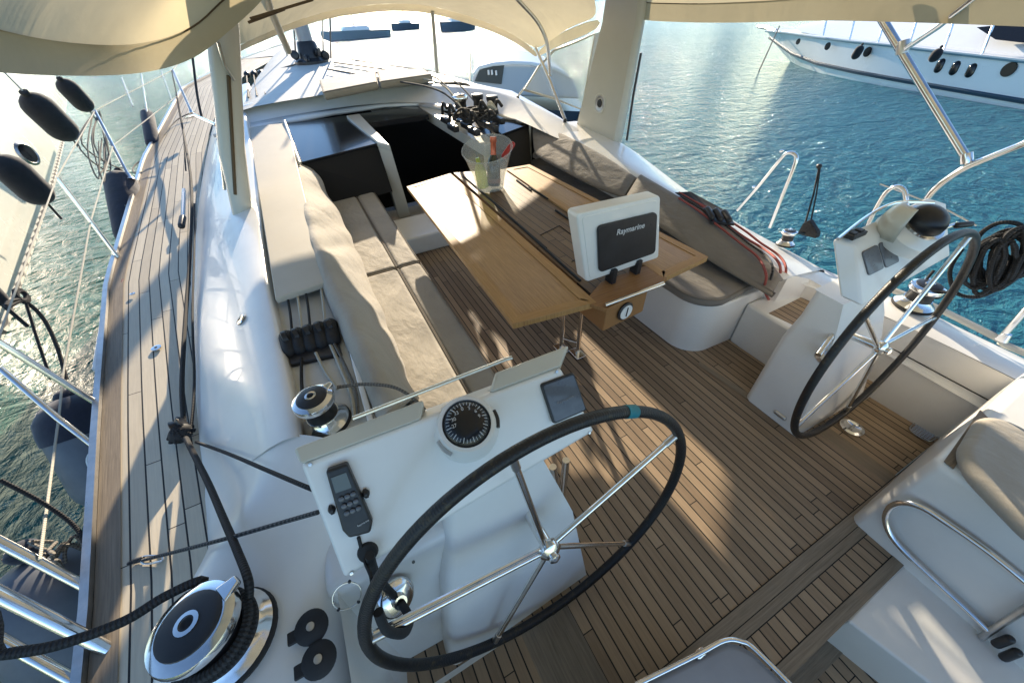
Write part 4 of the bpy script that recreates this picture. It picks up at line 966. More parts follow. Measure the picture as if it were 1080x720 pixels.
rope([P(347, 360, Z=.72), P(358, 385, Z=.715), P(370, 415, Z=.715), P(374, 440, Z=.715)], .007, rwhite, 'thick white line along the trench beside the seat back', n=8)
rope([P(350, 358, Z=.725), P(364, 385, Z=.72), P(375, 412, Z=.72), P(378, 440, Z=.72)], .005, rgrey, 'dark grey line along the trench edge beside the seat back', n=8)
rope([P(356, 408, Z=.80), P(385, 405, Z=.80), P(415, 408, Z=.80), P(436, 420, Z=.78), P(452, 436, Z=.74)], .0055, rgrey, 'thin dark hose looping from the chrome winch over the seat cushion', n=8)

# red ropes and clutches right
def coamz(px, py): return P(px, py, Z=lerp([(655, .70), (740, .61), (800, .53), (830, .50)], px))
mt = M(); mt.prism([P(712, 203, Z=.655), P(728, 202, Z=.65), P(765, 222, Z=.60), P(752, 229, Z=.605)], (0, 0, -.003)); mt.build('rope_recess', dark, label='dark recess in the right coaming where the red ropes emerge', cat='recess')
for i, (pp, m_, lab) in enumerate((
  ([(716, 203), (735, 214), (760, 232), (785, 250), (805, 262), (820, 275), (823, 290), (818, 318)], rred, 'red rope from the right clutches hanging outermost over the coaming end'),
  ([(718, 207), (738, 219), (765, 238), (790, 257), (808, 270), (815, 283), (812, 300), (815, 320)], rblackf, 'black flecked rope between the red ropes on the right coaming'),
  ([(716, 209), (735, 221), (760, 240), (783, 258), (800, 272), (808, 290), (806, 305), (812, 318)], rred, 'red rope from the right clutches hanging nearest the seat cushion'),
  ([(730, 211), (755, 224), (785, 243), (802, 256), (822, 270), (829, 285), (822, 305), (817, 316)], rred, 'red rope from the right clutches passing the small chrome winch'))):
    pts = []
    for x, y in pp:
        if y < 274: pts.append(P(x, y, Z=lerp([(655, .71), (740, .61), (800, .53), (830, .495)], x)+.012))
        else: pts.append(P(x, y, Y=1.235-.004*i))
    rope(pts, .007, m_, lab, n=8, group='ropes on the right coaming')
ct = thing('rope_clutch', 'bank of black rope clutches over red ropes on the right coaming', 'rope clutch', P(758, 227, Z=.62))
for i in range(3):
    a = P(745+i*9, 219+i*1.5, Z=.655); b = P(752+i*9, 231+i*1.5, Z=.63); M().capsule(a, b, .020, 14).build('clutch_body', black, ct)
M().prism([P(741, 219, Z=.625), P(768, 222, Z=.625), P(775, 236, Z=.61), P(750, 234, Z=.61)], (0, 0, -.015)).build('clutch_base', black, ct, bevel=.003)

# black coil on right rail
cc_ = P(1052, 275, X=1.72); t = thing('rope_coil', 'large coil of black rope hanging on the right stern rail', 'rope coil', cc_)
for i in range(16):
    rx = random.uniform(.05, .12); ry = random.uniform(.09, .15); ox, oy = random.uniform(-.03, .05), random.uniform(-.04, .04); dz = random.uniform(-.03, .03); tilt = random.uniform(.3, .8)
    u_ = V((.3, -.95, 0)).normalized(); v_ = V((.15, 0, 1)).normalized()
    pts = [cc_+u_*(ox+rx*math.cos(2*math.pi*j/20)*math.cos(tilt)-ry*math.sin(2*math.pi*j/20)*math.sin(tilt)*.5)+v_*(oy+ry*math.sin(2*math.pi*j/20)*math.cos(tilt*.4))+V((.3*dz+.95*dz, .3*dz, 0))+V((random.uniform(-.012, .012), 0, 0)) for j in range(20)]
    M().tube(pts, .010, 8, closed=True, smooth=3).build('rope_loop', rblack, t)
rope([P(1015, 262, X=1.7), P(1002, 285, X=1.68), P(1008, 308, X=1.68), P(1030, 313, X=1.70), P(1052, 304, X=1.72), P(1062, 290, X=1.72)], .009, rblack, 'loose black rope end looping below the hanging coil')
rope([P(985, 285, X=1.65), P(975, 300, X=1.62), P(985, 314, X=1.6), P(1000, 308, X=1.6), P(1012, 296, X=1.62)], .007, rblack, 'thin black rope loop behind the right wheel rim')
# cabin-top clutch pile (black)
base = P(500, 130, Z=.80)
ct = thing('rope_clutch', 'tangle of black clutches and rope tails on the glossy cabin box', 'rope clutch', base)
for i, (x, y, h) in enumerate(((470, 128, .16), (478, 136, .20), (492, 134, .15), (500, 140, .17), (510, 132, .20), (519, 136, .15), (526, 128, .18))):
    a = P(x, y, Z=.79); M().box((a.x-.03, a.y-.10, .775), (a.x+.03, a.y+.10, .83)).build('clutch_body', black, ct, bevel=.012)
    M().tube([a+V((0, .07, .05)), a+V((0, .02, h)), a+V((.01, -.07, h*.8))], .016, 8, smooth=4).build('clutch_handle', rubber, ct)
for x, y in ((505, 118), (520, 120)):
    a = P(x, y, Z=.80); M().lathe([(.07, 0), (.055, .04), (.05, .10), (.065, .14), (.06, .17), (.02, .175)], a, n=22).build('drum', black, ct)
for i in range(7):
    a = base+V((random.uniform(-.18, .2), random.uniform(-.2, .08), .05)); pts = [a+V((.11*math.cos(j_*1.25+i), .09*math.sin(j_*1.25+i), random.uniform(-.02, .10))) for j_ in range(6)]
    M().tube(pts, .011, 7, smooth=5).build('rope_tail', rblackf if i % 3 == 0 else rblack, ct)
M().tube([base+V((.14, -.02, .06)), base+V((.19, .0, .16)), base+V((.22, -.07, .10)), base+V((.15, -.08, .15)), base+V((.17, -.02, .05))], .018, 8, smooth=6).build('pale_rope_tail', rwhite, ct)
# lines from mast to that winch
for i, (a, b, m_, lab) in enumerate((((352, 66), (486, 118), rgrey, 'grey halyard from the mast foot to the cabin winch, highest of the fan'), ((352, 70), (492, 122), rwhite, 'white halyard from the mast foot to the cabin-top clutches'), ((350, 60), (505, 112), rgrey, 'grey line along the right roof edge to the cabin clutches'), ((345, 73), (498, 128), rblackf, 'black flecked line from the mast foot to the cabin-top clutches'))):
    A = P(*a, Z=1.10); B = P(*b, Z=.86); Mx = P((a[0]+b[0])/2+42, (a[1]+b[1])/2-9+i*1.5, Z=1.05)
    rope([A, A.lerp(Mx, .6)+V((0, 0, .01)), Mx, B], .009, m_, lab, n=7, group='lines from mast to cabin top')

# ================================================================== MAST
mp = P(330, 68, Z=1.07)
t = thing('mast', 'dark mast foot and mast rising from the cabin roof behind the dodger', 'mast', mp)
M().lathe([(.11, 0), (.11, 12)], mp, n=24).build('mast_tube', mat('mast_grey', (.22, .24, .27), .35, .3), t)
M().lathe([(.26, 0), (.26, .05), (.18, .09), (.14, .28), (.12, .30)], mp, n=24).build('mast_collar', black, t)
for a, h in ((20, .1), (75, .16), (140, .1), (200, .14), (250, .08), (300, .16), (340, .1)):
    c = mp+V((math.cos(R(a))*.24, math.sin(R(a))*.2, h)); M().lathe([(.05, -.025), (.06, -.02), (.045, 0), (.06, .02), (.05, .025)], c, (math.sin(R(a)), math.cos(R(a)), .2), 16).build('halyard_block', black, t)
for i, (x, y, x2) in enumerate(((303, 60, 286), (312, 62, 306), (341, 60, 339), (349, 62, 347))):
    a = P(x, y, Z=1.12); b = P(x2, -40, Y=a.y)
    M().tube([a, b], .013, 6).build('halyard', rgrey if i % 2 else rwhite, t)
# roof details
for i in range(3):
    p = P(260+i*7.5, 80-i*.7, Z=.98)
    d = thing('deck_organiser', ['black line organiser on the left roof edge, nearest the tall post', 'middle black line organiser of three on the left roof edge', 'black line organiser of the three nearest the mast'][i], 'deck organiser', p, 'line organisers on the roof')
    M().capsule(p, p+V((.02, .14, .02)), .045, 12).build('organiser_body', black, d)
    M().tube([p, P(262+i*9, 103-i*1.5, Z=.99)], .010, 6).build('line', rgrey, d)
for i, (a, b) in enumerate((((268, 77), (305, 62)), ((275, 79), (312, 68)))):
    rope([P(*a, Z=1.0), P(*b, Z=1.1)], .012, rgrey, ['grey line from the roof organisers to the mast, upper one', 'grey line from the roof organisers to the mast, lower one'][i], n=6)
z_ = 1.06; padm = cloth('sun_pad_fabric', (.30, .27, .22), .02, 3)
for q, lab in ((((336, 84), (396, 74), (398, 86), (340, 97)), 'beige sun pad on the cabin roof nearest the mast'), (((397, 73.5), (447, 72), (456, 78), (400, 86)), 'beige sun pad on the cabin roof on the right')):
    pts = [P(*a, Z=z_+.05) for a in q]; cushion('sun_pad', pts, .08, padm, lab, 'sun pads on the cabin roof', bev=.03)
p = P(225, 62, Z=1.1)
hq = [P(x, y, Z=1.09) for x, y in ((300, 92), (322, 88), (318, 98), (308, 101))]

# ================================================================== ARCH POSTS
def post(s, label):
    t = thing('arch_post', label, 'post', (s*1.58, 3.5, .72), 'canopy posts')
    ks = [(.70, 3.22, 3.86, 1.50, 1.60), (1.1, 3.17, 3.72, 1.49, 1.585), (1.55, 3.12, 3.55, 1.47, 1.565), (1.85, 3.08, 3.46, 1.42, 1.51), (2.05, 3.05, 3.42, 1.28, 1.37), (2.12, 3.04, 3.40, 1.05, 1.12)]
    if s < 0:
        ks = []
        for xa_, xb_, yy, y0_ in ((240, 268, 217, 3.20), (231, 266, 160, 3.17), (225, 263, 100, 3.12), (219, 261, 50, 3.08), (214, 258, 5, 3.04), (206, 255, -50, 3.0)):
            a_, b_ = P(xa_, yy, Y=y0_+.08), P(xb_-8, yy, Y=y0_); ks.append((b_.z-(.08 if yy > 200 else 0), y0_, y0_+.17, -b_.x, -a_.x))
        ks.append((2.12, 3.0, 3.25, ks[-1][3]-.1, ks[-1][4]-.12))
    rows = []
    for z, y0, y1, x0, x1 in ks:
        c = [V((s*x0, y0+.03, z)), V((s*(x0+.03), y0, z)), V((s*(x1-.03), y0, z)), V((s*x1, y0+.03, z)), V((s*x1, y1, z)), V((s*(x0+x1)/2, y1+.03, z)), V((s*x0, y1, z))]
        rows.append(c+[c[0]])
    M().sheet(rows).build('post_body', cream, t, smooth=50)
    return t
pl_ = post(-1, 'cream moulded canopy post on the left coaming with a dark slot down it')
pr = post(1, 'broad cream canopy post on the right coaming with a round speaker')
m = M(); m.tube([V((1.3, 3.1, 2.08)), V((.6, 3.1, 2.2)), V((-.6, 3.1, 2.2)), V((-1.3, 3.12, 2.08))], .07, 12); m.build('arch_beam', cream, pr)
# slot on left post
a, b = P(239, 78, Y=3.24), P(247, 205, Y=3.29)
M().tube([P(241, 80, Y=3.095), P(245, 150, Y=3.155), P(248, 205, Y=3.188)], .009, 8).build('slot', mat('slot_wood', (.10, .065, .03), .6), pl_)
M().tube([P(230, 45, Y=3.05), P(237, 70, Y=3.07), P(247, 85, Y=3.09)], .007, 8).build('strap', dullss, pl_)
M().tube([P(226, 95, Y=3.18), P(231, 150, Y=3.22), P(236, 190, Y=3.26), P(237, 200, Y=3.27)], .008, 8).build('drain_tube', dullss, pl_)
M().tube([P(195, 125, Z=.84), P(206, 122, Y=4.2), P(228, 132, Y=3.9)], .012, 8).build('side_bracket', chrome, pl_)
# right speaker and side rod
spc = P(633, 109, X=1.497); sn = V((-1, 0, .03))
spk = M().lathe([(.085, 0), (.085, .006), (.078, .010), (.070, .006)], spc, sn, 32).build('speaker', cream, pr)
M().lathe([(.066, .003), (.060, .009), (.040, .006)], spc, sn, 32, False).build('speaker_ring', dullss, spk)
M().lathe([(.036, .004), (.03, .012), (.001, .014)], spc, sn, 24).build('speaker_cone', black, spk)
M().tube([P(676, 56, X=1.58), P(668, 100, X=1.60), P(661, 148, X=1.60)], .010, 8).build('side_rod', black, pr)
for q in ((667, 73), (659, 114)): M().capsule(P(q[0]-3, q[1]-1, X=1.56), P(q[0]+4, q[1]+3, X=1.59), .014, 8).build('rod_bracket', dullss, pr)

# ================================================================== CANOPIES
t = thing('bimini', 'tan canvas bimini canopy over the cockpit aft of the posts', 'canopy', (0, 2.4, 1.6))
EL = [V((-1.75, -.9, 1.66)), V((-1.75, .4, 1.66)), P(-60, 72, X=-1.72), P(0, 77, X=-1.72), P(50, 80, X=-1.78), P(105, 80.5, Y=2.75), P(150, 78, Y=2.95), P(190, 69, Y=2.95), P(218, 54, Y=2.92), P(240, 34, Y=2.9), P(262, 16, Y=2.9), P(285, -8, Y=2.9)]  # aftmost points extend the canvas unseen overhead, added to shade the cockpit
def up_rows(E, s):
    rows = []
    for p in E:
        b = .10
        rows.append([p, p+V((s*-.03, .0, .05)), V((p.x+s*-.02, p.y, p.z+.10)), V((p.x*.93, p.y*.99, p.z+.20)), V((p.x*.78, p.y*.98, p.z+.33)), V((p.x*.5, p.y*.97, p.z+.43)), V((0, p.y*.96, p.z+.48))])
    return rows
rl = up_rows(EL, -1)
M().sheet([r[2:] for r in rl]).build('canvas', canv, t, sub=2)
M().sheet([r[:3] for r in rl]).build('hem', hemm, t, sub=2)
ER = [V((1.78, -.9, 1.60)), V((1.8, -.2, 1.58)), P(1130, 30, X=1.80), P(1080, 28.5, X=1.80), P(1000, 25, X=1.80), P(930, 23, X=1.80), P(860, 21.5, X=1.78), P(800, 24, X=1.74), P(740, 24.5, X=1.66), P(700, 23, X=1.58), P(684, 22, X=1.54), P(668, 20, X=1.49)]  # aftmost points likewise extended out of view to cut skylight
rr2 = up_rows(ER, 1)
M().sheet([r[2:] for r in rr2]).build('canvas', canv, t, sub=2)
M().sheet([[r[0], r[0].lerp(r[2], .5), r[2]] for r in rr2]).build('hem', hemm, t, sub=2)
for R_ in (rl, rr2):
    for c_ in (2, 3):
        M().tube([r[c_].lerp(r[c_+1], .0 if c_ == 2 else .5)+V((0, 0, -.012 if c_ == 3 else 0)) for r in R_], .0035, 6, smooth=3).build('stitched_seam', piping if c_ == 2 else hemm, t)
# frame tubes on the right
m = M(); m.tube([P(905, -25, X=1.92), P(918, 0, X=1.92), P(972, 90, X=1.94), P(1022, 172, X=1.95)], .019, 12); m.build('support_tube', chrome, t)
M().tube([P(1040, -12, X=1.75), P(1025, 0, X=1.76), P(990, 28, X=1.84), P(954, 52, X=1.92)], .014, 10).build('brace_tube', chrome, t)
M().lathe([(.024, -.02), (.026, 0), (.024, .03)], P(1019, 168, X=1.95), (0, .6, 1), 14).build('tube_foot', chrome, t)
M().lathe([(.024, -.03), (.026, 0), (.024, .03)], P(952, 50, X=1.925), (0, .4, 1), 14).build('tube_joint', dullss, t)

# dodger
t = thing('dodger', 'tan canvas dodger arching over the companionway with steel hoops', 'dodger', (0, 4.4, 1.0))
Ap = [(250, 58, 3.75), (256, 52, 4.0), (280, 43, 4.5), (296, 35, 4.8), (330, 24, 5.1), (359, 17, 5.2), (400, 12, 5.25), (430, 12, 5.25), (453, 14, 5.22), (484, 22, 5.2), (510, 30, 5.15), (533, 39, 5.1), (552, 50, 4.95), (566, 62, 4.75)]
A3 = [P(x, y, Y=Y) for x, y, Y in Ap]
A3b = [P(x, y-7-(1 if 300 < x < 520 else 0), Y=Y-.05)+V((0, 0, .0)) for x, y, Y in Ap]
bk2 = []
for i, p in enumerate(A3b):
    f = i/(len(A3b)-1); xx = -1.5+f*3.0; bk2.append(V((xx, 3.35, 1.62+.42*math.sin(math.pi*f)**.7)))
bk2[0] = V((-1.46, 3.4, 1.64)); bk2[-1] = P(634, 20, Y=3.75)
bk2[-2] = V((bk2[-2].x, 3.5, 1.80))
rows = [A3b, [a.lerp(b, .35)+V((0, 0, .05)) for a, b in zip(A3b, bk2)], [a.lerp(b, .7)+V((0, 0, .06)) for a, b in zip(A3b, bk2)], bk2]
M().sheet(rows).build('roof_canvas', canv, t, sub=2)
M().sheet([A3, [p.lerp(q, .5)+V((0, -.01, 0)) for p, q in zip(A3, A3b)], A3b]).build('front_hem', hemm, t, sub=1)
# side canvas right, between arch end, window and post
sidev = [P(566, 62, Y=4.75), P(585, 50, Y=4.4), P(605, 42, Y=4.1), P(633, 31, Y=3.75)]
sidet = [A3b[-1], P(585, 38, Y=4.4), P(606, 28, Y=4.1), P(636, 17, Y=3.75)]
M().sheet([sidev, sidet]).build('side_canvas', canv, t, sub=1)
wq = [P(553, 95, Y=4.45), P(568, 71, Y=4.6), P(585, 53, Y=4.4), P(606, 45, Y=4.15), P(628, 36, Y=3.85), P(614, 116, Y=3.85), P(584, 104, Y=4.15)]
fr = M(); fr.tube(wq, .012, 6, closed=True); fr.build('window_frame', cream, t)
m = M(); m.add(wq, [[0, 1, 6], [1, 2, 3, 6], [3, 4, 5, 6]]); m.build('clear_side_window', vinyl, t)
m = M(); m.sheet([[P(628, 36, Y=3.83), P(640, 30, Y=3.8)], [P(614, 118, Y=3.83), P(608, 128, Y=3.85)]]); m.build('window_border', cream, t)
M().tube([P(535, -12, Y=4.3), P(548, 2, Y=4.3), P(566, 22, Y=4.25), P(576, 42, Y=4.2), P(579, 65, Y=4.15), P(580, 80, Y=4.1)], .017, 10, smooth=4).build('hoop_tube', dullss, t)
M().tube([P(565, 51, Y=4.7), P(580, 85, Y=4.2), P(596, 126, Y=3.9)], .016, 10).build('hoop_tube', dullss, t)
M().tube([P(568, 72, Y=4.65), P(557, 88, Y=4.7), P(546, 102, Y=4.8)], .011, 8).build('hoop_strap', cream, t)
for q in ((596, 127, 3.9), (546, 103, 4.8), (613, 127, 3.85)): M().capsule(P(q[0], q[1]-2, Y=q[2]), P(q[0], q[1]+4, Y=q[2]), .02, 10).build('deck_mount', black, t)
M().tube([P(279, -10, Y=4.0), P(285, 10, Y=4.2), P(304, 54, Y=4.6)], .026, 10).build('roof_strut', cream, t)
M().tube([P(456, 12, Y=5.2), P(461, 77, Y=5.7)], .020, 10).build('front_strut', cream, t)
for a, b in (((264, 20), (330, 0)), ((262, 24), (300, 10))): M().tube([P(*a, Y=3.9), P(*b, Y=4.0)], .008, 6).build('roof_seam', piping, t)

# ================================================================== RIGHT RAILS
rail = thing('stern_rail', 'polished steel stern rail curving past the right helm', 'rail', P(985, 245, X=1.9))
M().tube([V((1.80, -1.45, .25)), V((1.82, -1.40, .85)), V((1.86, -1.1, 1.12)), V((1.93, -.4, 1.2)), V((1.95, .35, 1.19)), P(1140, 128, X=1.95), P(1080, 152, X=1.95), P(1040, 168, X=1.95), P(1015, 179, X=1.95), P(993, 194, X=1.95), P(979, 208, X=1.95), P(972, 222, X=1.95), P(962, 262, X=1.93)], .017, 12, smooth=5).build('top_tube', chrome, rail)
M().tube([P(915, 238, X=1.93), P(925, 218, X=1.93), P(935, 203, X=1.93), P(946, 197, X=1.93), P(954, 202, X=1.93), P(956, 218, X=1.93)], .013, 10, smooth=5).build('small_hoop', chrome, rail)
M().tube([P(928, 194, X=1.93), P(960, 206, X=1.93), P(1000, 222, X=1.93), P(1030, 238, X=1.93)], .004, 6).build('guard_wire', dullss, rail)
t = thing('stanchion_hoop', 'bent steel hoop stanchion on the right deck edge beside the small winch', 'stanchion', P(800, 232, X=1.95))
M().tube([P(778, 222, X=1.95), P(800, 197, X=1.95), P(822, 170, X=1.95), P(830, 162, X=1.95), P(838, 163, X=1.95), P(839, 172, X=1.95), P(826, 205, X=1.95), P(812, 240, X=1.95)], .014, 12, smooth=5).build('hoop', chrome, t)
for q in ((822, 160), (793, 198), (823, 206)): M().capsule(P(q[0], q[1], X=1.96), P(q[0]+5, q[1]-1, X=1.96), .010, 8).build('hoop_eye', chrome, t)
t = thing('guard_stanchion', 'steel stanchion at the right deck edge near the photo edge', 'stanchion', P(1056, 356, X=1.88))
M().tube([P(1056, 356, X=1.88), P(1095, 312, X=1.90)], .015, 12).build('tube', chrome, t); M().lathe([(.03, 0), (.024, .02), (.018, .04)], P(1056, 358, X=1.88), (0, 0, 1), 14).build('foot', chrome, t)
t = thing('spinnaker_block', 'black block on a taut black line at the right deck edge', 'block', P(852, 243, X=1.85))
M().prism([P(846, 236, X=1.82), P(853, 232, X=1.82), P(862, 246, X=1.82), P(860, 252, X=1.82), P(840, 247, X=1.82)], (.05, 0, 0)).build('block_body', rubber, t, bevel=.01)
M().tube([P(849, 236, X=1.84), P(858, 205, X=1.9), P(864, 176, X=1.95)], .006, 8).build('line', rblack, t); M().tube([P(855, 234, X=1.85), P(861, 205, X=1.9), P(865, 176, X=1.95)], .005, 8).build('line', rblack, t)
M().capsule(P(862, 178, X=1.95), P(866, 173, X=1.95), .018, 10).build('end_fitting', black, t)
M().tube([P(828, 246, Z=.52), P(848, 246, X=1.8)], .010, 8).build('handle', black, t)

# ================================================================== STANCHIONS + LIFELINES LEFT
def stanch(b, top, lab, r=.0125):
    t = thing('guard_stanchion', lab, 'stanchion', b, 'guard stanchions along the left deck edge')
    M().tube([b, top], r, 12).build('tube', chrome, t)
    M().lathe([(.034, 0), (.030, .012), (.019, .02), (.018, .06)], b, top-b, 16).build('foot', chrome, t)
    return t
B = [V((-2.40, 3.5, .49)), V((-2.52, 4.95, .655)), V((-2.12, 6.55, .86))]
bases = [P(127, 275, Z=.49), P(138, 190, Z=.66), P(203, 121, Z=.86), P(118, 435, Z=.375)]
topsx = [P(60, 187, X=-2.46), P(100, 117, X=-2.58), P(182, 74, X=-2.16), P(-3, 360, X=-2.36)]
labs = ['steel stanchion on the left deck edge beside the sunlit planks', 'steel stanchion behind the navy fender on the far left deck edge', 'farthest steel stanchion beside the left tall post', 'steel gate stanchion reaching the left photo edge, the upper gate tube']
for b, tp_, l in zip(bases, topsx, labs): stanch(b, tp_, l)
t = thing('gate_brace', 'steel brace tube below the gate stanchion at the left edge', 'brace', P(110, 478, Z=.36))
M().tube([P(0, 388, X=-2.42), P(60, 440, X=-2.34), P(112, 480, X=-2.24)], .011, 10).build('tube', chrome, t); M().capsule(P(104, 480, Z=.37), P(122, 478, Z=.36), .018, 10).build('foot', chrome, t)
for (a, mid, b, l, r_) in (((-10, 566), (55, 600), (112, 630), 'steel guard tube crossing the lower left corner, uppermost of three', .0145), ((-10, 622), (70, 668), (145, 700), 'thickest steel guard tube in the lower left corner with a round foot', .017), ((-10, 668), (50, 700), (110, 735), 'lowest steel guard tube at the bottom left corner', .014)):
    t = thing('guard_tube', l, 'guard tube', P(*b, Z=.32), 'guard tubes at the lower left')
    bb = P(*b, Z=.32); aa = P(*a, X=bb.x-.14)
    top_ = bb+(aa-bb)*(.62/max(.2, (aa-bb).z)) if (aa-bb).z > .1 else aa; M().tube([top_, bb], r_, 12).build('tube', chrome, t); M().lathe([(.036, 0), (.032, .014), (.02, .03)], bb-V((0, 0, .005)), (0, 0, 1), 16).build('foot', chrome, t)
def wire(pts, lab, r=.004, m_=rwhite): return M().tube(pts, r, 6).build('lifeline', m_, label=lab, cat='lifeline', group='lifelines along the left side')
T = topsx
wire([T[2]+V((0, 3, .1)), T[2], T[1], T[0], T[3], T[3]+V((0, -1.5, -.1))], 'upper white lifeline joining the left stanchion tops')
mids = [b.lerp(t_, .5) for b, t_ in zip(bases, T)]
wire([mids[2], mids[1], mids[0], P(67, 392, X=-2.45), P(62, 440, X=-2.42), P(42, 590, X=-2.2)], 'lower white lifeline running down to the fenders at left', .0045)
# lines coiled at the stanchion
t = thing('rope_coil', 'thin grey lines coiled and hung on the far left stanchion top', 'rope coil', P(105, 150, X=-2.6))
for i in range(7):
    a = P(100+random.uniform(-3, 6), 118+random.uniform(-2, 4), X=-2.58); mid = P(90+random.uniform(-8, 25), 150+random.uniform(-8, 12), X=-2.6); b = P(118+random.uniform(-14, 12), 185+random.uniform(-10, 8), X=-2.6)
    M().tube([a, mid, b, b.lerp(a, .5)+V((0, .08, 0))], .005, 6, smooth=6).build('rope_loop', rgrey, t)
for a, b, l in (((128, 82), (140, 112), 'thin shroud wire running down to the far left deck, leftmost'), ((149, 78), (155, 118), 'thin shroud wire beside the small dark fender, middle'), ((170, 75), (181, 105), 'thin shroud wire nearest the left tall post')):
    M().tube([P(*a, X=-2.45), P(*b, X=-2.42)], .006, 6).build('shroud', dullss, label=l, cat='shroud', group='shroud wires')

# ================================================================== FENDERS own
def fender(a, b, r, m_, lab, group, endm=None):
    t = thing('fender', lab, 'fender', b if b.z < a.z else a, group)
    M().capsule(a, b, r, 20).build('fender_body', m_, t)
    M().capsule(a+(a-b).normalized()*-.005, a+(a-b).normalized()*.07, r*.28, 12).build('fender_eye', endm or rubber, t)
    return t
G = 'fenders hung on the left side of this yacht'
fender(P(126, 184, X=-2.62), P(118, 228, X=-2.62)+V((0, 0, -.25)), .115, navy, 'navy covered fender hanging outside the far left stanchion', G)
fender(P(155, 118, X=-2.6), P(152, 140, X=-2.6)+V((0, 0, -.15)), .065, navy, 'small dark fender farthest forward on the left side', G)
t = fender(P(72, 425, X=-2.50), P(82, 500, X=-2.50)+V((0, 0, -.28)), .14, greyf, 'grey fender with navy top and white mark hanging by the gate stanchion', G, navy)
a_ = P(72, 425, X=-2.50); b_ = P(82, 500, X=-2.50)+V((0, 0, -.28)); d_ = (b_-a_).normalized()
M().lathe([(.05, -.03), (.10, .0), (.135, .05), (.145, .11), (.146, .16)], a_, d_, 20).build('navy_cap', navy, t)
e1 = d_.cross(V((0, 0, 1))); fc = (CAM-a_).normalized(); fc = (fc-d_*fc.dot(d_)).normalized(); sd_ = d_.cross(fc)
mk = M(); c0 = a_+d_*.30+fc*.142
mk.tube([c0+d_*(.055*math.cos(2*math.pi*i/20))+sd_*(.038*math.sin(2*math.pi*i/20)) for i in range(20)], .006, 6, closed=True); mk.build('white_mark', whitep, t)
t = fender(P(30, 590, X=-2.36), P(52, 700, X=-2.36)+V((0, 0, -.2)), .16, greyf, 'grey fender with frayed rope top under the guard tubes', G, navy)
for i in range(8):
    a = P(58+random.uniform(-14, 14), 588+random.uniform(-8, 10), X=-2.26); M().tube([a, a+V((random.uniform(-.05, .05), random.uniform(-.06, .06), .03)), a+V((random.uniform(-.07, .07), random.uniform(-.07, .07), -.03))], .006, 6, smooth=4).build('frayed_rope', rgrey, t)
rope([P(23, 315, X=-2.5), P(10, 318, X=-2.5), P(8, 324, X=-2.5), P(25, 318, X=-2.5), P(45, 335, X=-2.5), P(60, 365, X=-2.5), P(70, 400, X=-2.5)], .008, rblack, 'black fender line tied to the lifeline, looping right')
rope([P(27, 318, X=-2.5), P(40, 360, X=-2.5), P(54, 400, X=-2.5)], .006, rblack, 'thin black fender line hanging straight beside the looping one')
kn = P(24, 313, X=-2.5); kt = thing('rope_knot', 'black rope knot on the upper lifeline at left', 'knot', kn)
for i in range(4):
    a = R(i*45); M().tube([kn+V((.0, math.cos(a+6.28*j/10)*.03, math.sin(a+6.28*j/10)*.028+i*.004)) for j in range(10)], .009, 7, closed=True).build('knot_turn', rblack, kt)
rope([P(0, 506, X=-2.3), P(45, 530, X=-2.25), P(80, 556, X=-2.2), P(98, 588, X=-2.15)], .0065, rblack, 'black line drooping across the water gap to the toe rail')
# deck fittings on side deck
for (x, y, l, r_) in ((165, 367, 'round chrome filler cap in the side deck planks', .022), (140, 310, 'small square steel pad in the side deck planks', .014)):
    p = P(x, y, Z=lerp(zd, P(x, y, Z=.42).y)+.003); c = thing('deck_filler', l, 'deck fitting', p)
    M().lathe([(r_, 0), (r_, .004), (r_*.5, .006), (.001, .004)], p, n=24).build('plate', chrome, c); M().lathe([(r_*.3, .004), (r_*.28, .007), (.001, .007)], p, n=12).build('key_hole', rubber, c)
p = P(254, 337, Z=.71); c = thing('coaming_socket', 'small round chrome socket in the left coaming side', 'deck fitting', p)
M().lathe([(.026, 0), (.024, .005), (.012, .006), (.01, 0)], p, (-.6, 0, .8), 24).build('plate', chrome, c); M().lathe([(.010, .002), (.009, .006), (.001, .006)], p, (-.6, 0, .8), 12).build('socket', rubber, c)
q = [P(101, 345, X=-2.39), P(110, 345, X=-2.37), P(110, 385, X=-2.33), P(101, 385, X=-2.35)]
M().prism([V((-2.41, 2.45, .405)), V((-2.365, 2.45, .41)), V((-2.395, 2.85, .45)), V((-2.44, 2.85, .445))], (0, 0, -.03)).build('chafe_guard', whitep, bevel=.008, label='white plastic chafe guard on the left toe rail', cat='chafe guard')

# ================================================================== NEIGHBOUR YACHT LEFT
t = thing('moored_yacht', 'cream hull of a yacht moored close on the left with black fenders', 'yacht', (-6.5, 9, -.8))
wlp = [P(-14, 400, Z=-.8), P(5, 345, Z=-.8), P(22, 290, Z=-.8), P(40, 235, Z=-.8), P(56, 180, Z=-.8), P(66, 140, Z=-.8), P(70, 110, Z=-.8), P(71, 96, Z=-.8)]
rows = []
for p in wlp:
    k_ = p.y
    rows.append([p+V((.15, 0, -.3)), p, p+V((-.02, 0, .35)), p+V((-.10, 0, .9)), p+V((-.28, 0, 1.5)), p+V((-.5, 0, 2.1)), p+V((-.9, 0, 2.16)), p+V((-2.6, 0, 2.2))])
M().sheet(rows).build('hull', hullc, t, sub=2)
M().sheet([[p+V((-.5, 0, 2.0)), p+V((-.46, 0, 2.06)), p+V((-.46, 0, 2.14)), p+V((-.55, 0, 2.16))] for p in wlp]).build('rubbing_strake', dullss, t)
M().sheet([[p+V((-1.0, .4, 2.15)), p+V((-1.2, .4, 2.8)), p+V((-2.8, .4, 2.9))] for p in wlp]).build('cabin_side', hullw, t)
pc = P(29, 162, X=-4.9); 
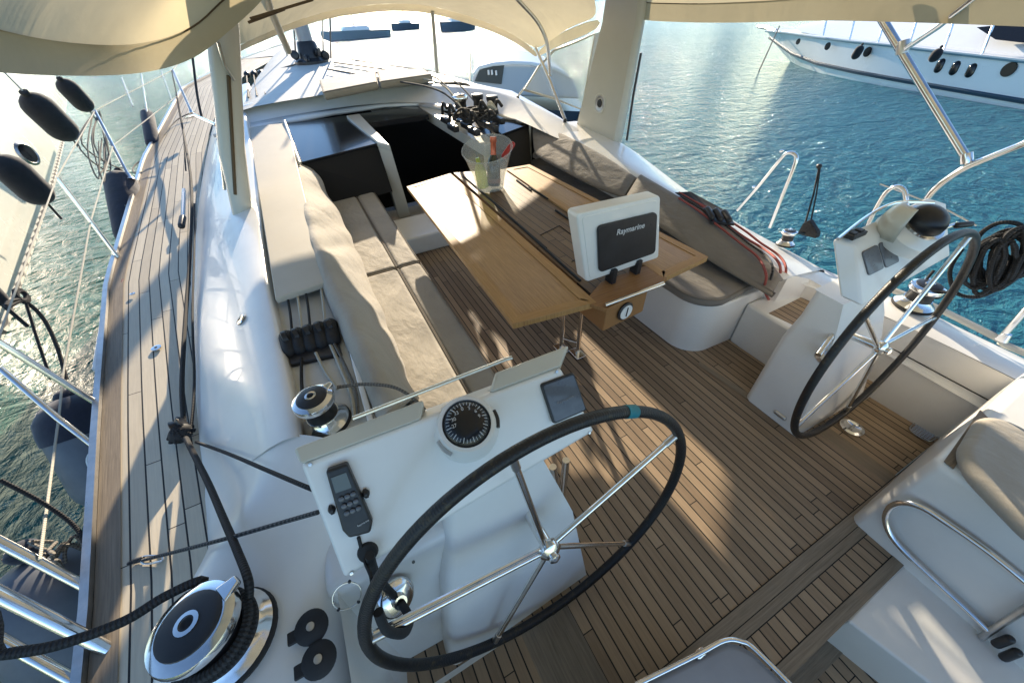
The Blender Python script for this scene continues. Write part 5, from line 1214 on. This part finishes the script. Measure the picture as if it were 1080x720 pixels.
pp_ = M().lathe([(.16, -.02), (.17, 0), (.14, .02), (.13, .01)], pc, (1, -.25, .1), 24).build('porthole', dullss, t)
M().lathe([(.125, .012), (.001, .016)], pc, (1, -.25, .1), 24).build('porthole_glass', gloss, pp_)
FG = 'black fenders hung on the neighbouring yacht'
for a, b, X0, r_, l in (((24, 96), (76, 146), -4.4, .30, 'large black fender on the left yacht above the porthole'), ((62, 82), (94, 116), -4.9, .29, 'black fender farthest forward on the left yacht, half under the canopy'), ((-8, 160), (50, 214), -3.7, .27, 'biggest black fender on the left yacht, at the photo edge'), ((-26, 292), (3, 322), -3.2, .16, 'sliver of a black fender at the left photo edge')):
    A, Bq = P(*a, X=X0), P(*b, X=X0); d = (Bq-A).normalized()
    L_ = (Bq-A).length; rr3 = L_*.25; f = fender(A+d*rr3*.3, Bq, rr3, blackcov, l, FG); M().tube([A, A+V((-.15, .1, .6)), A+V((-.45, .2, 1.25))], .014, 6).build('lanyard', rwhite, f); M().tube([Bq-d*.03, Bq+V((.0, .0, -.18))], .012, 6).build('tail_line', rblack, f)
# chain / dark beads along that waterline
M().tube([P(2, 350, Z=-.7), P(30, 268, Z=-.65), P(56, 190, Z=-.6), P(66, 150, Z=-.6)], .035, 6).build('mooring_line', ropem('chequered_rope', (.03, .03, .03), (.5, .48, .4), 1.6), label='dark and white mooring rope along the neighbouring hull', cat='rope')

# ================================================================== MOTOR YACHT RIGHT
t = thing('motor_yacht', 'white motor yacht anchored off the right side with dark portholes', 'motor yacht', P(960, 90, Z=-.8))
w0, w1 = P(836, 75, Z=-.8), P(1080, 116, Z=-.8)
dv = (w1-w0); dv.z = 0; Lw = dv.length; dv.normalize(); ov = V((dv.y, -dv.x, 0)); ov = ov if ov.dot(V((1, 1, 0))) > 0 else -ov   # away from us
def hullpt(px, py, off=0):   # point on vertical plane through the near side
    n = ov; return atp(px, py, w0+ov*off, n)
sheer = [(808, 33), (830, 35), (860, 39.5), (900, 44.5), (940, 48.5), (1000, 56), (1080, 65)]
knk = [(812, 40), (836, 57), (862, 67), (900, 75.5), (940, 83), (1000, 93.5), (1080, 107)]
wlr = [(842, 75), (850, 77), (866, 79.5), (900, 85), (940, 91.5), (1000, 101.5), (1080, 115)]
offs = [2.0, 1.1, .45, .1, 0, 0, 0]
rows = []
for i in range(7):
    o_ = offs[i]
    a, b, c = hullpt(*sheer[i], off=o_*.75), hullpt(*knk[i], off=o_*.95), hullpt(*wlr[i], off=o_*1.0)
    rows.append([a, a.lerp(b, .4)+ov*.03*o_, b, b.lerp(c, .5), c, c+V((0, 0, -.5))+ov*.3])
ext = [[p+dv*12 for p in rows[-1]]]
M().sheet(rows+ext).build('hull', hullw, t, smooth=60)
far = [r[0]+ov*(.1+2.0*min(1, i*.45)) for i, r in enumerate(rows+ext)]
dk = [[r[0], r[0]+V((0, 0, .04)), f+V((0, 0, .10))] for r, f in zip(rows+ext, far)]
M().sheet(dk).build('deck', hullw, t)
st = mat('navy_stripe', (.02, .05, .08), .4)
M().tube([r[0]-ov*.03 for r in rows+ext], .035, 6).build('sheer_stripe', mat('grey_stripe', (.18, .28, .33), .4), t)
M().tube([r[2]-ov*.02 for r in rows+ext], .06, 6).build('boot_stripe', st, t)
# superstructure
ss = []
for (x, y1, y2) in ((838, 34, 26), (870, 38, 22), (910, 42, 18), (960, 48, 14), (1010, 53, 8), (1080, 60, 0)):
    a = hullpt(x, y1, .6); b = hullpt(x, y2, 1.6); ss.append([a, b, b+ov*2.0+V((0, 0, .1))])
ss.append([p+dv*12 for p in ss[-1]])
M().sheet(ss).build('cabin', hullw, t, sub=1)
M().prism([hullpt(1030, 29, .75), hullpt(1050, 42, .62), hullpt(1120, 50, .6), hullpt(1120, 20, 1.0)], ov*.05).build('windscreen', gloss, t)
nrm = -ov
for x, y, rx in ((842, 44, .10), (873, 49, .12), (915, 55, .14), (1064, 73.5, .16)):
    p = hullpt(x, y, -.02); M().lathe([(rx, 0), (rx*.95, .02), (.001, .02)], p, nrm, 24).build('porthole', gloss, t)
for x, y in ((992, 69.5), (1008, 72), (1025, 74.5)):
    a = hullpt(x+4, y-8, .03); b = hullpt(x-4, y+8, .03); M().capsule(a, b, .11, 16).build('oval_window', gloss, t)
for i, (a, b) in enumerate((((909, 48), (900, 63)), ((992, 51), (982, 66)))):
    A, Bq = hullpt(*a, off=-.35), hullpt(*b, off=-.35)
    fender(A, Bq, .13, blackcov, ['black fender on the white motor yacht nearest its bow', 'black fender on the white motor yacht beside the oval windows'][i], 'fenders on the motor yacht')
rl_ = M()
for x, y in ((868, 38), (896, 42), (926, 46), (958, 50), (995, 54), (1035, 59)):
    a = hullpt(x, y, .2); M().tube([a, a+V((0, 0, .7))-dv*.2], .03, 6).build('railing_post', chrome, t)
M().tube([hullpt(800, 28, 2.0), hullpt(812, 30, 1.6), hullpt(818, 33, 1.4)], .08, 8).build('anchor_roller', dullss, t)
M().tube([hullpt(822, 28, 1.2), P(801, 74, Z=-.8)], .03, 6).build('anchor_line', rgrey, t)
text('PRIMA', .35, mat('grey_print', (.4, .4, .4), .5), t, hullpt(1020, 36, .55), dv, V((0, 0, 1)), 'lettering') if False else None

# dark-windowed boat beyond the right bow
c0, c1 = P(497, 96, Z=-.2), P(605, 112, Z=-.2)
t = thing('moored_boat', 'boat with dark glazed cabin side moored beyond the right bow', 'boat', P(545, 100, Z=-.8))
Yc = 9.0
def bp3(x, y, dy=0): return P(x, y, Y=Yc+dy)
outl = [(497, 100), (499, 78), (505, 71), (520, 67.5), (540, 66), (560, 67), (585, 72), (605, 82), (612, 105)]
M().prism([bp3(x, y) for x, y in outl], (1.2, 2.6, .0)).build('cabin', mat('pale_blue_hull', (.42, .46, .50), .4), t, bevel=.08, segs=3)
M().prism([bp3(x, y, -.03) for x, y in ((501, 86), (506, 74), (518, 69.5), (532, 68), (529, 89))], (0, .02, 0)).build('dark_window', mat('dark_pane', (.05, .055, .06), .25), t, smooth=0)
M().tube([bp3(496, 90, -.05), bp3(496, 57, -.05)], .02, 6).build('antenna', dullss, t)
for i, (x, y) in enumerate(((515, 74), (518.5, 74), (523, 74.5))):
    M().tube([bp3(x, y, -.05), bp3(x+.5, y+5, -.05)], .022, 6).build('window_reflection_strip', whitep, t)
M().tube([bp3(x, y+.5, -.04) for x, y in outl[1:8]], .035, 6).build('roof_edge', hullw, t)
M().hexa([bp3(490, 112), bp3(620, 118), bp3(620, 118)+V((1.5, 3, 0)), bp3(490, 112)+V((1.5, 3, 0))], [V((p.x, p.y, -1)) for p in (bp3(490, 112), bp3(620, 118), bp3(620, 118)+V((1.5, 3, 0)), bp3(490, 112)+V((1.5, 3, 0)))]).build('hull', navyhull, t, smooth=0)

# far boats across the top and far shore
def farboat(x0, x1, y, h, D, col_, lab, mast=True):
    a = P(x0, y, Y=D); b = P(x1, y, Y=D); zb = min(a.z, b.z); zb = -.8
    a.z = b.z = 0
    L_ = (b-a).length; d = (b-a).normalized(); o_ = V((-d.y, d.x, 0))
    t = thing('distant_boat', lab, 'boat', V((a.x, a.y, -.8)), 'distant boats')
    rows = []
    for i in range(9):
        f = i/8; w = 1.6*math.sin(math.pi*min(1, f*.55+.02+.0))**.6 if i < 8 else 1.2; hh = h*(1.15-.2*f)
        c = a.lerp(b, f)
        rows.append([V((c.x, c.y, -.9))-o_*w*.6, V((c.x, c.y, -.8+hh))-o_*w, V((c.x, c.y, -.8+hh*1.02)), V((c.x, c.y, -.8+hh))+o_*w, V((c.x, c.y, -.9))+o_*w*.6])
    M().sheet(rows).build('hull', col_, t)
    cb = a.lerp(b, .5); M().hexa([V((cb.x, cb.y, -.8+h*1.55))+d*s1*L_*.18+o_*s2*.9 for s1, s2 in ((-1, -1), (1, -1), (1, 1), (-1, 1))], [V((cb.x, cb.y, -.8+h*.95))+d*s1*L_*.22+o_*s2*1.1 for s1, s2 in ((-1, -1), (1, -1), (1, 1), (-1, 1))]).build('cabin', hullw, t, bevel=.15)
    if mast: M().lathe([(.09, 0), (.07, L_*1.2)], V((cb.x, cb.y, -.8+h)), n=8).build('mast', dullss, t)
    return t
greyhull_hazed = mat('far_grey_hull_hazed', (.30, .35, .40), .4); navyhull_hazed = mat('far_blue_hull_hazed', (.12, .15, .19), .4)  # grey and blue hull colours lightened to stand in for distance haze
farboat(335, 408, 24, .75, 60, greyhull_hazed, 'far dark hull seen under the dodger arch, left of the glare')
farboat(412, 440, 23, .8, 75, navyhull_hazed, 'far dark hull just left of the sun glare under the dodger arch', True)
farboat(464, 498, 23, .9, 62, navyhull_hazed, 'far dark hull right of the sun glare under the dodger arch', True)
rows = []
for i in range(60):
    x = -900+i*50; hgt_ = 24+14*math.sin(i*.7)+9*math.sin(i*1.9+1)+random.uniform(-3, 3)
    rows.append([V((x, 1400, -2)), V((x, 1440, hgt_*.6)), V((x, 1520, hgt_)), V((x, 1700, 0))])
M().sheet(rows).build('far_shore_hills', shorem, kind='structure')

# ================================================================== LIGHT
AZ, EL_ = R(16.5), R(16.5)
sd = V((math.sin(AZ)*math.cos(EL_), math.cos(AZ)*math.cos(EL_), math.sin(EL_)))
sl = bpy.data.lights.new('sun', 'SUN'); sl.energy = 3.1; sl.angle = R(.6); sl.color = (1, .84, .63)
so = bpy.data.objects.new('sun', sl); col.objects.link(so); so.rotation_euler = (-sd).to_track_quat('-Z', 'Y').to_euler(); so.location = (0, 0, 20)
W = bpy.data.worlds.new('World'); S.world = W; W.use_nodes = True; nt = W.node_tree
bg = nt.nodes['Background']; sky = nt.nodes.new('ShaderNodeTexSky'); sky.sky_type = 'NISHITA'; sky.sun_disc = False
sky.sun_elevation = EL_; sky.sun_rotation = AZ; sky.air_density = .85; sky.dust_density = .0; sky.ozone_density = 2.4
nt.links.new(sky.outputs[0], bg.inputs[0]); bg.inputs[1].default_value = .088
S.view_settings.view_transform = 'Standard'; S.view_settings.look = 'None'; S.view_settings.gamma = 1; S.view_settings.exposure = 1.85
S.view_settings.use_curve_mapping = False
S.render.engine = 'CYCLES'; S.cycles.max_bounces = 8; S.cycles.transparent_max_bounces = 12; S.cycles.use_denoising = True
S.cycles.sample_clamp_indirect = 6; S.cycles.caustics_reflective = False; S.cycles.caustics_refractive = False
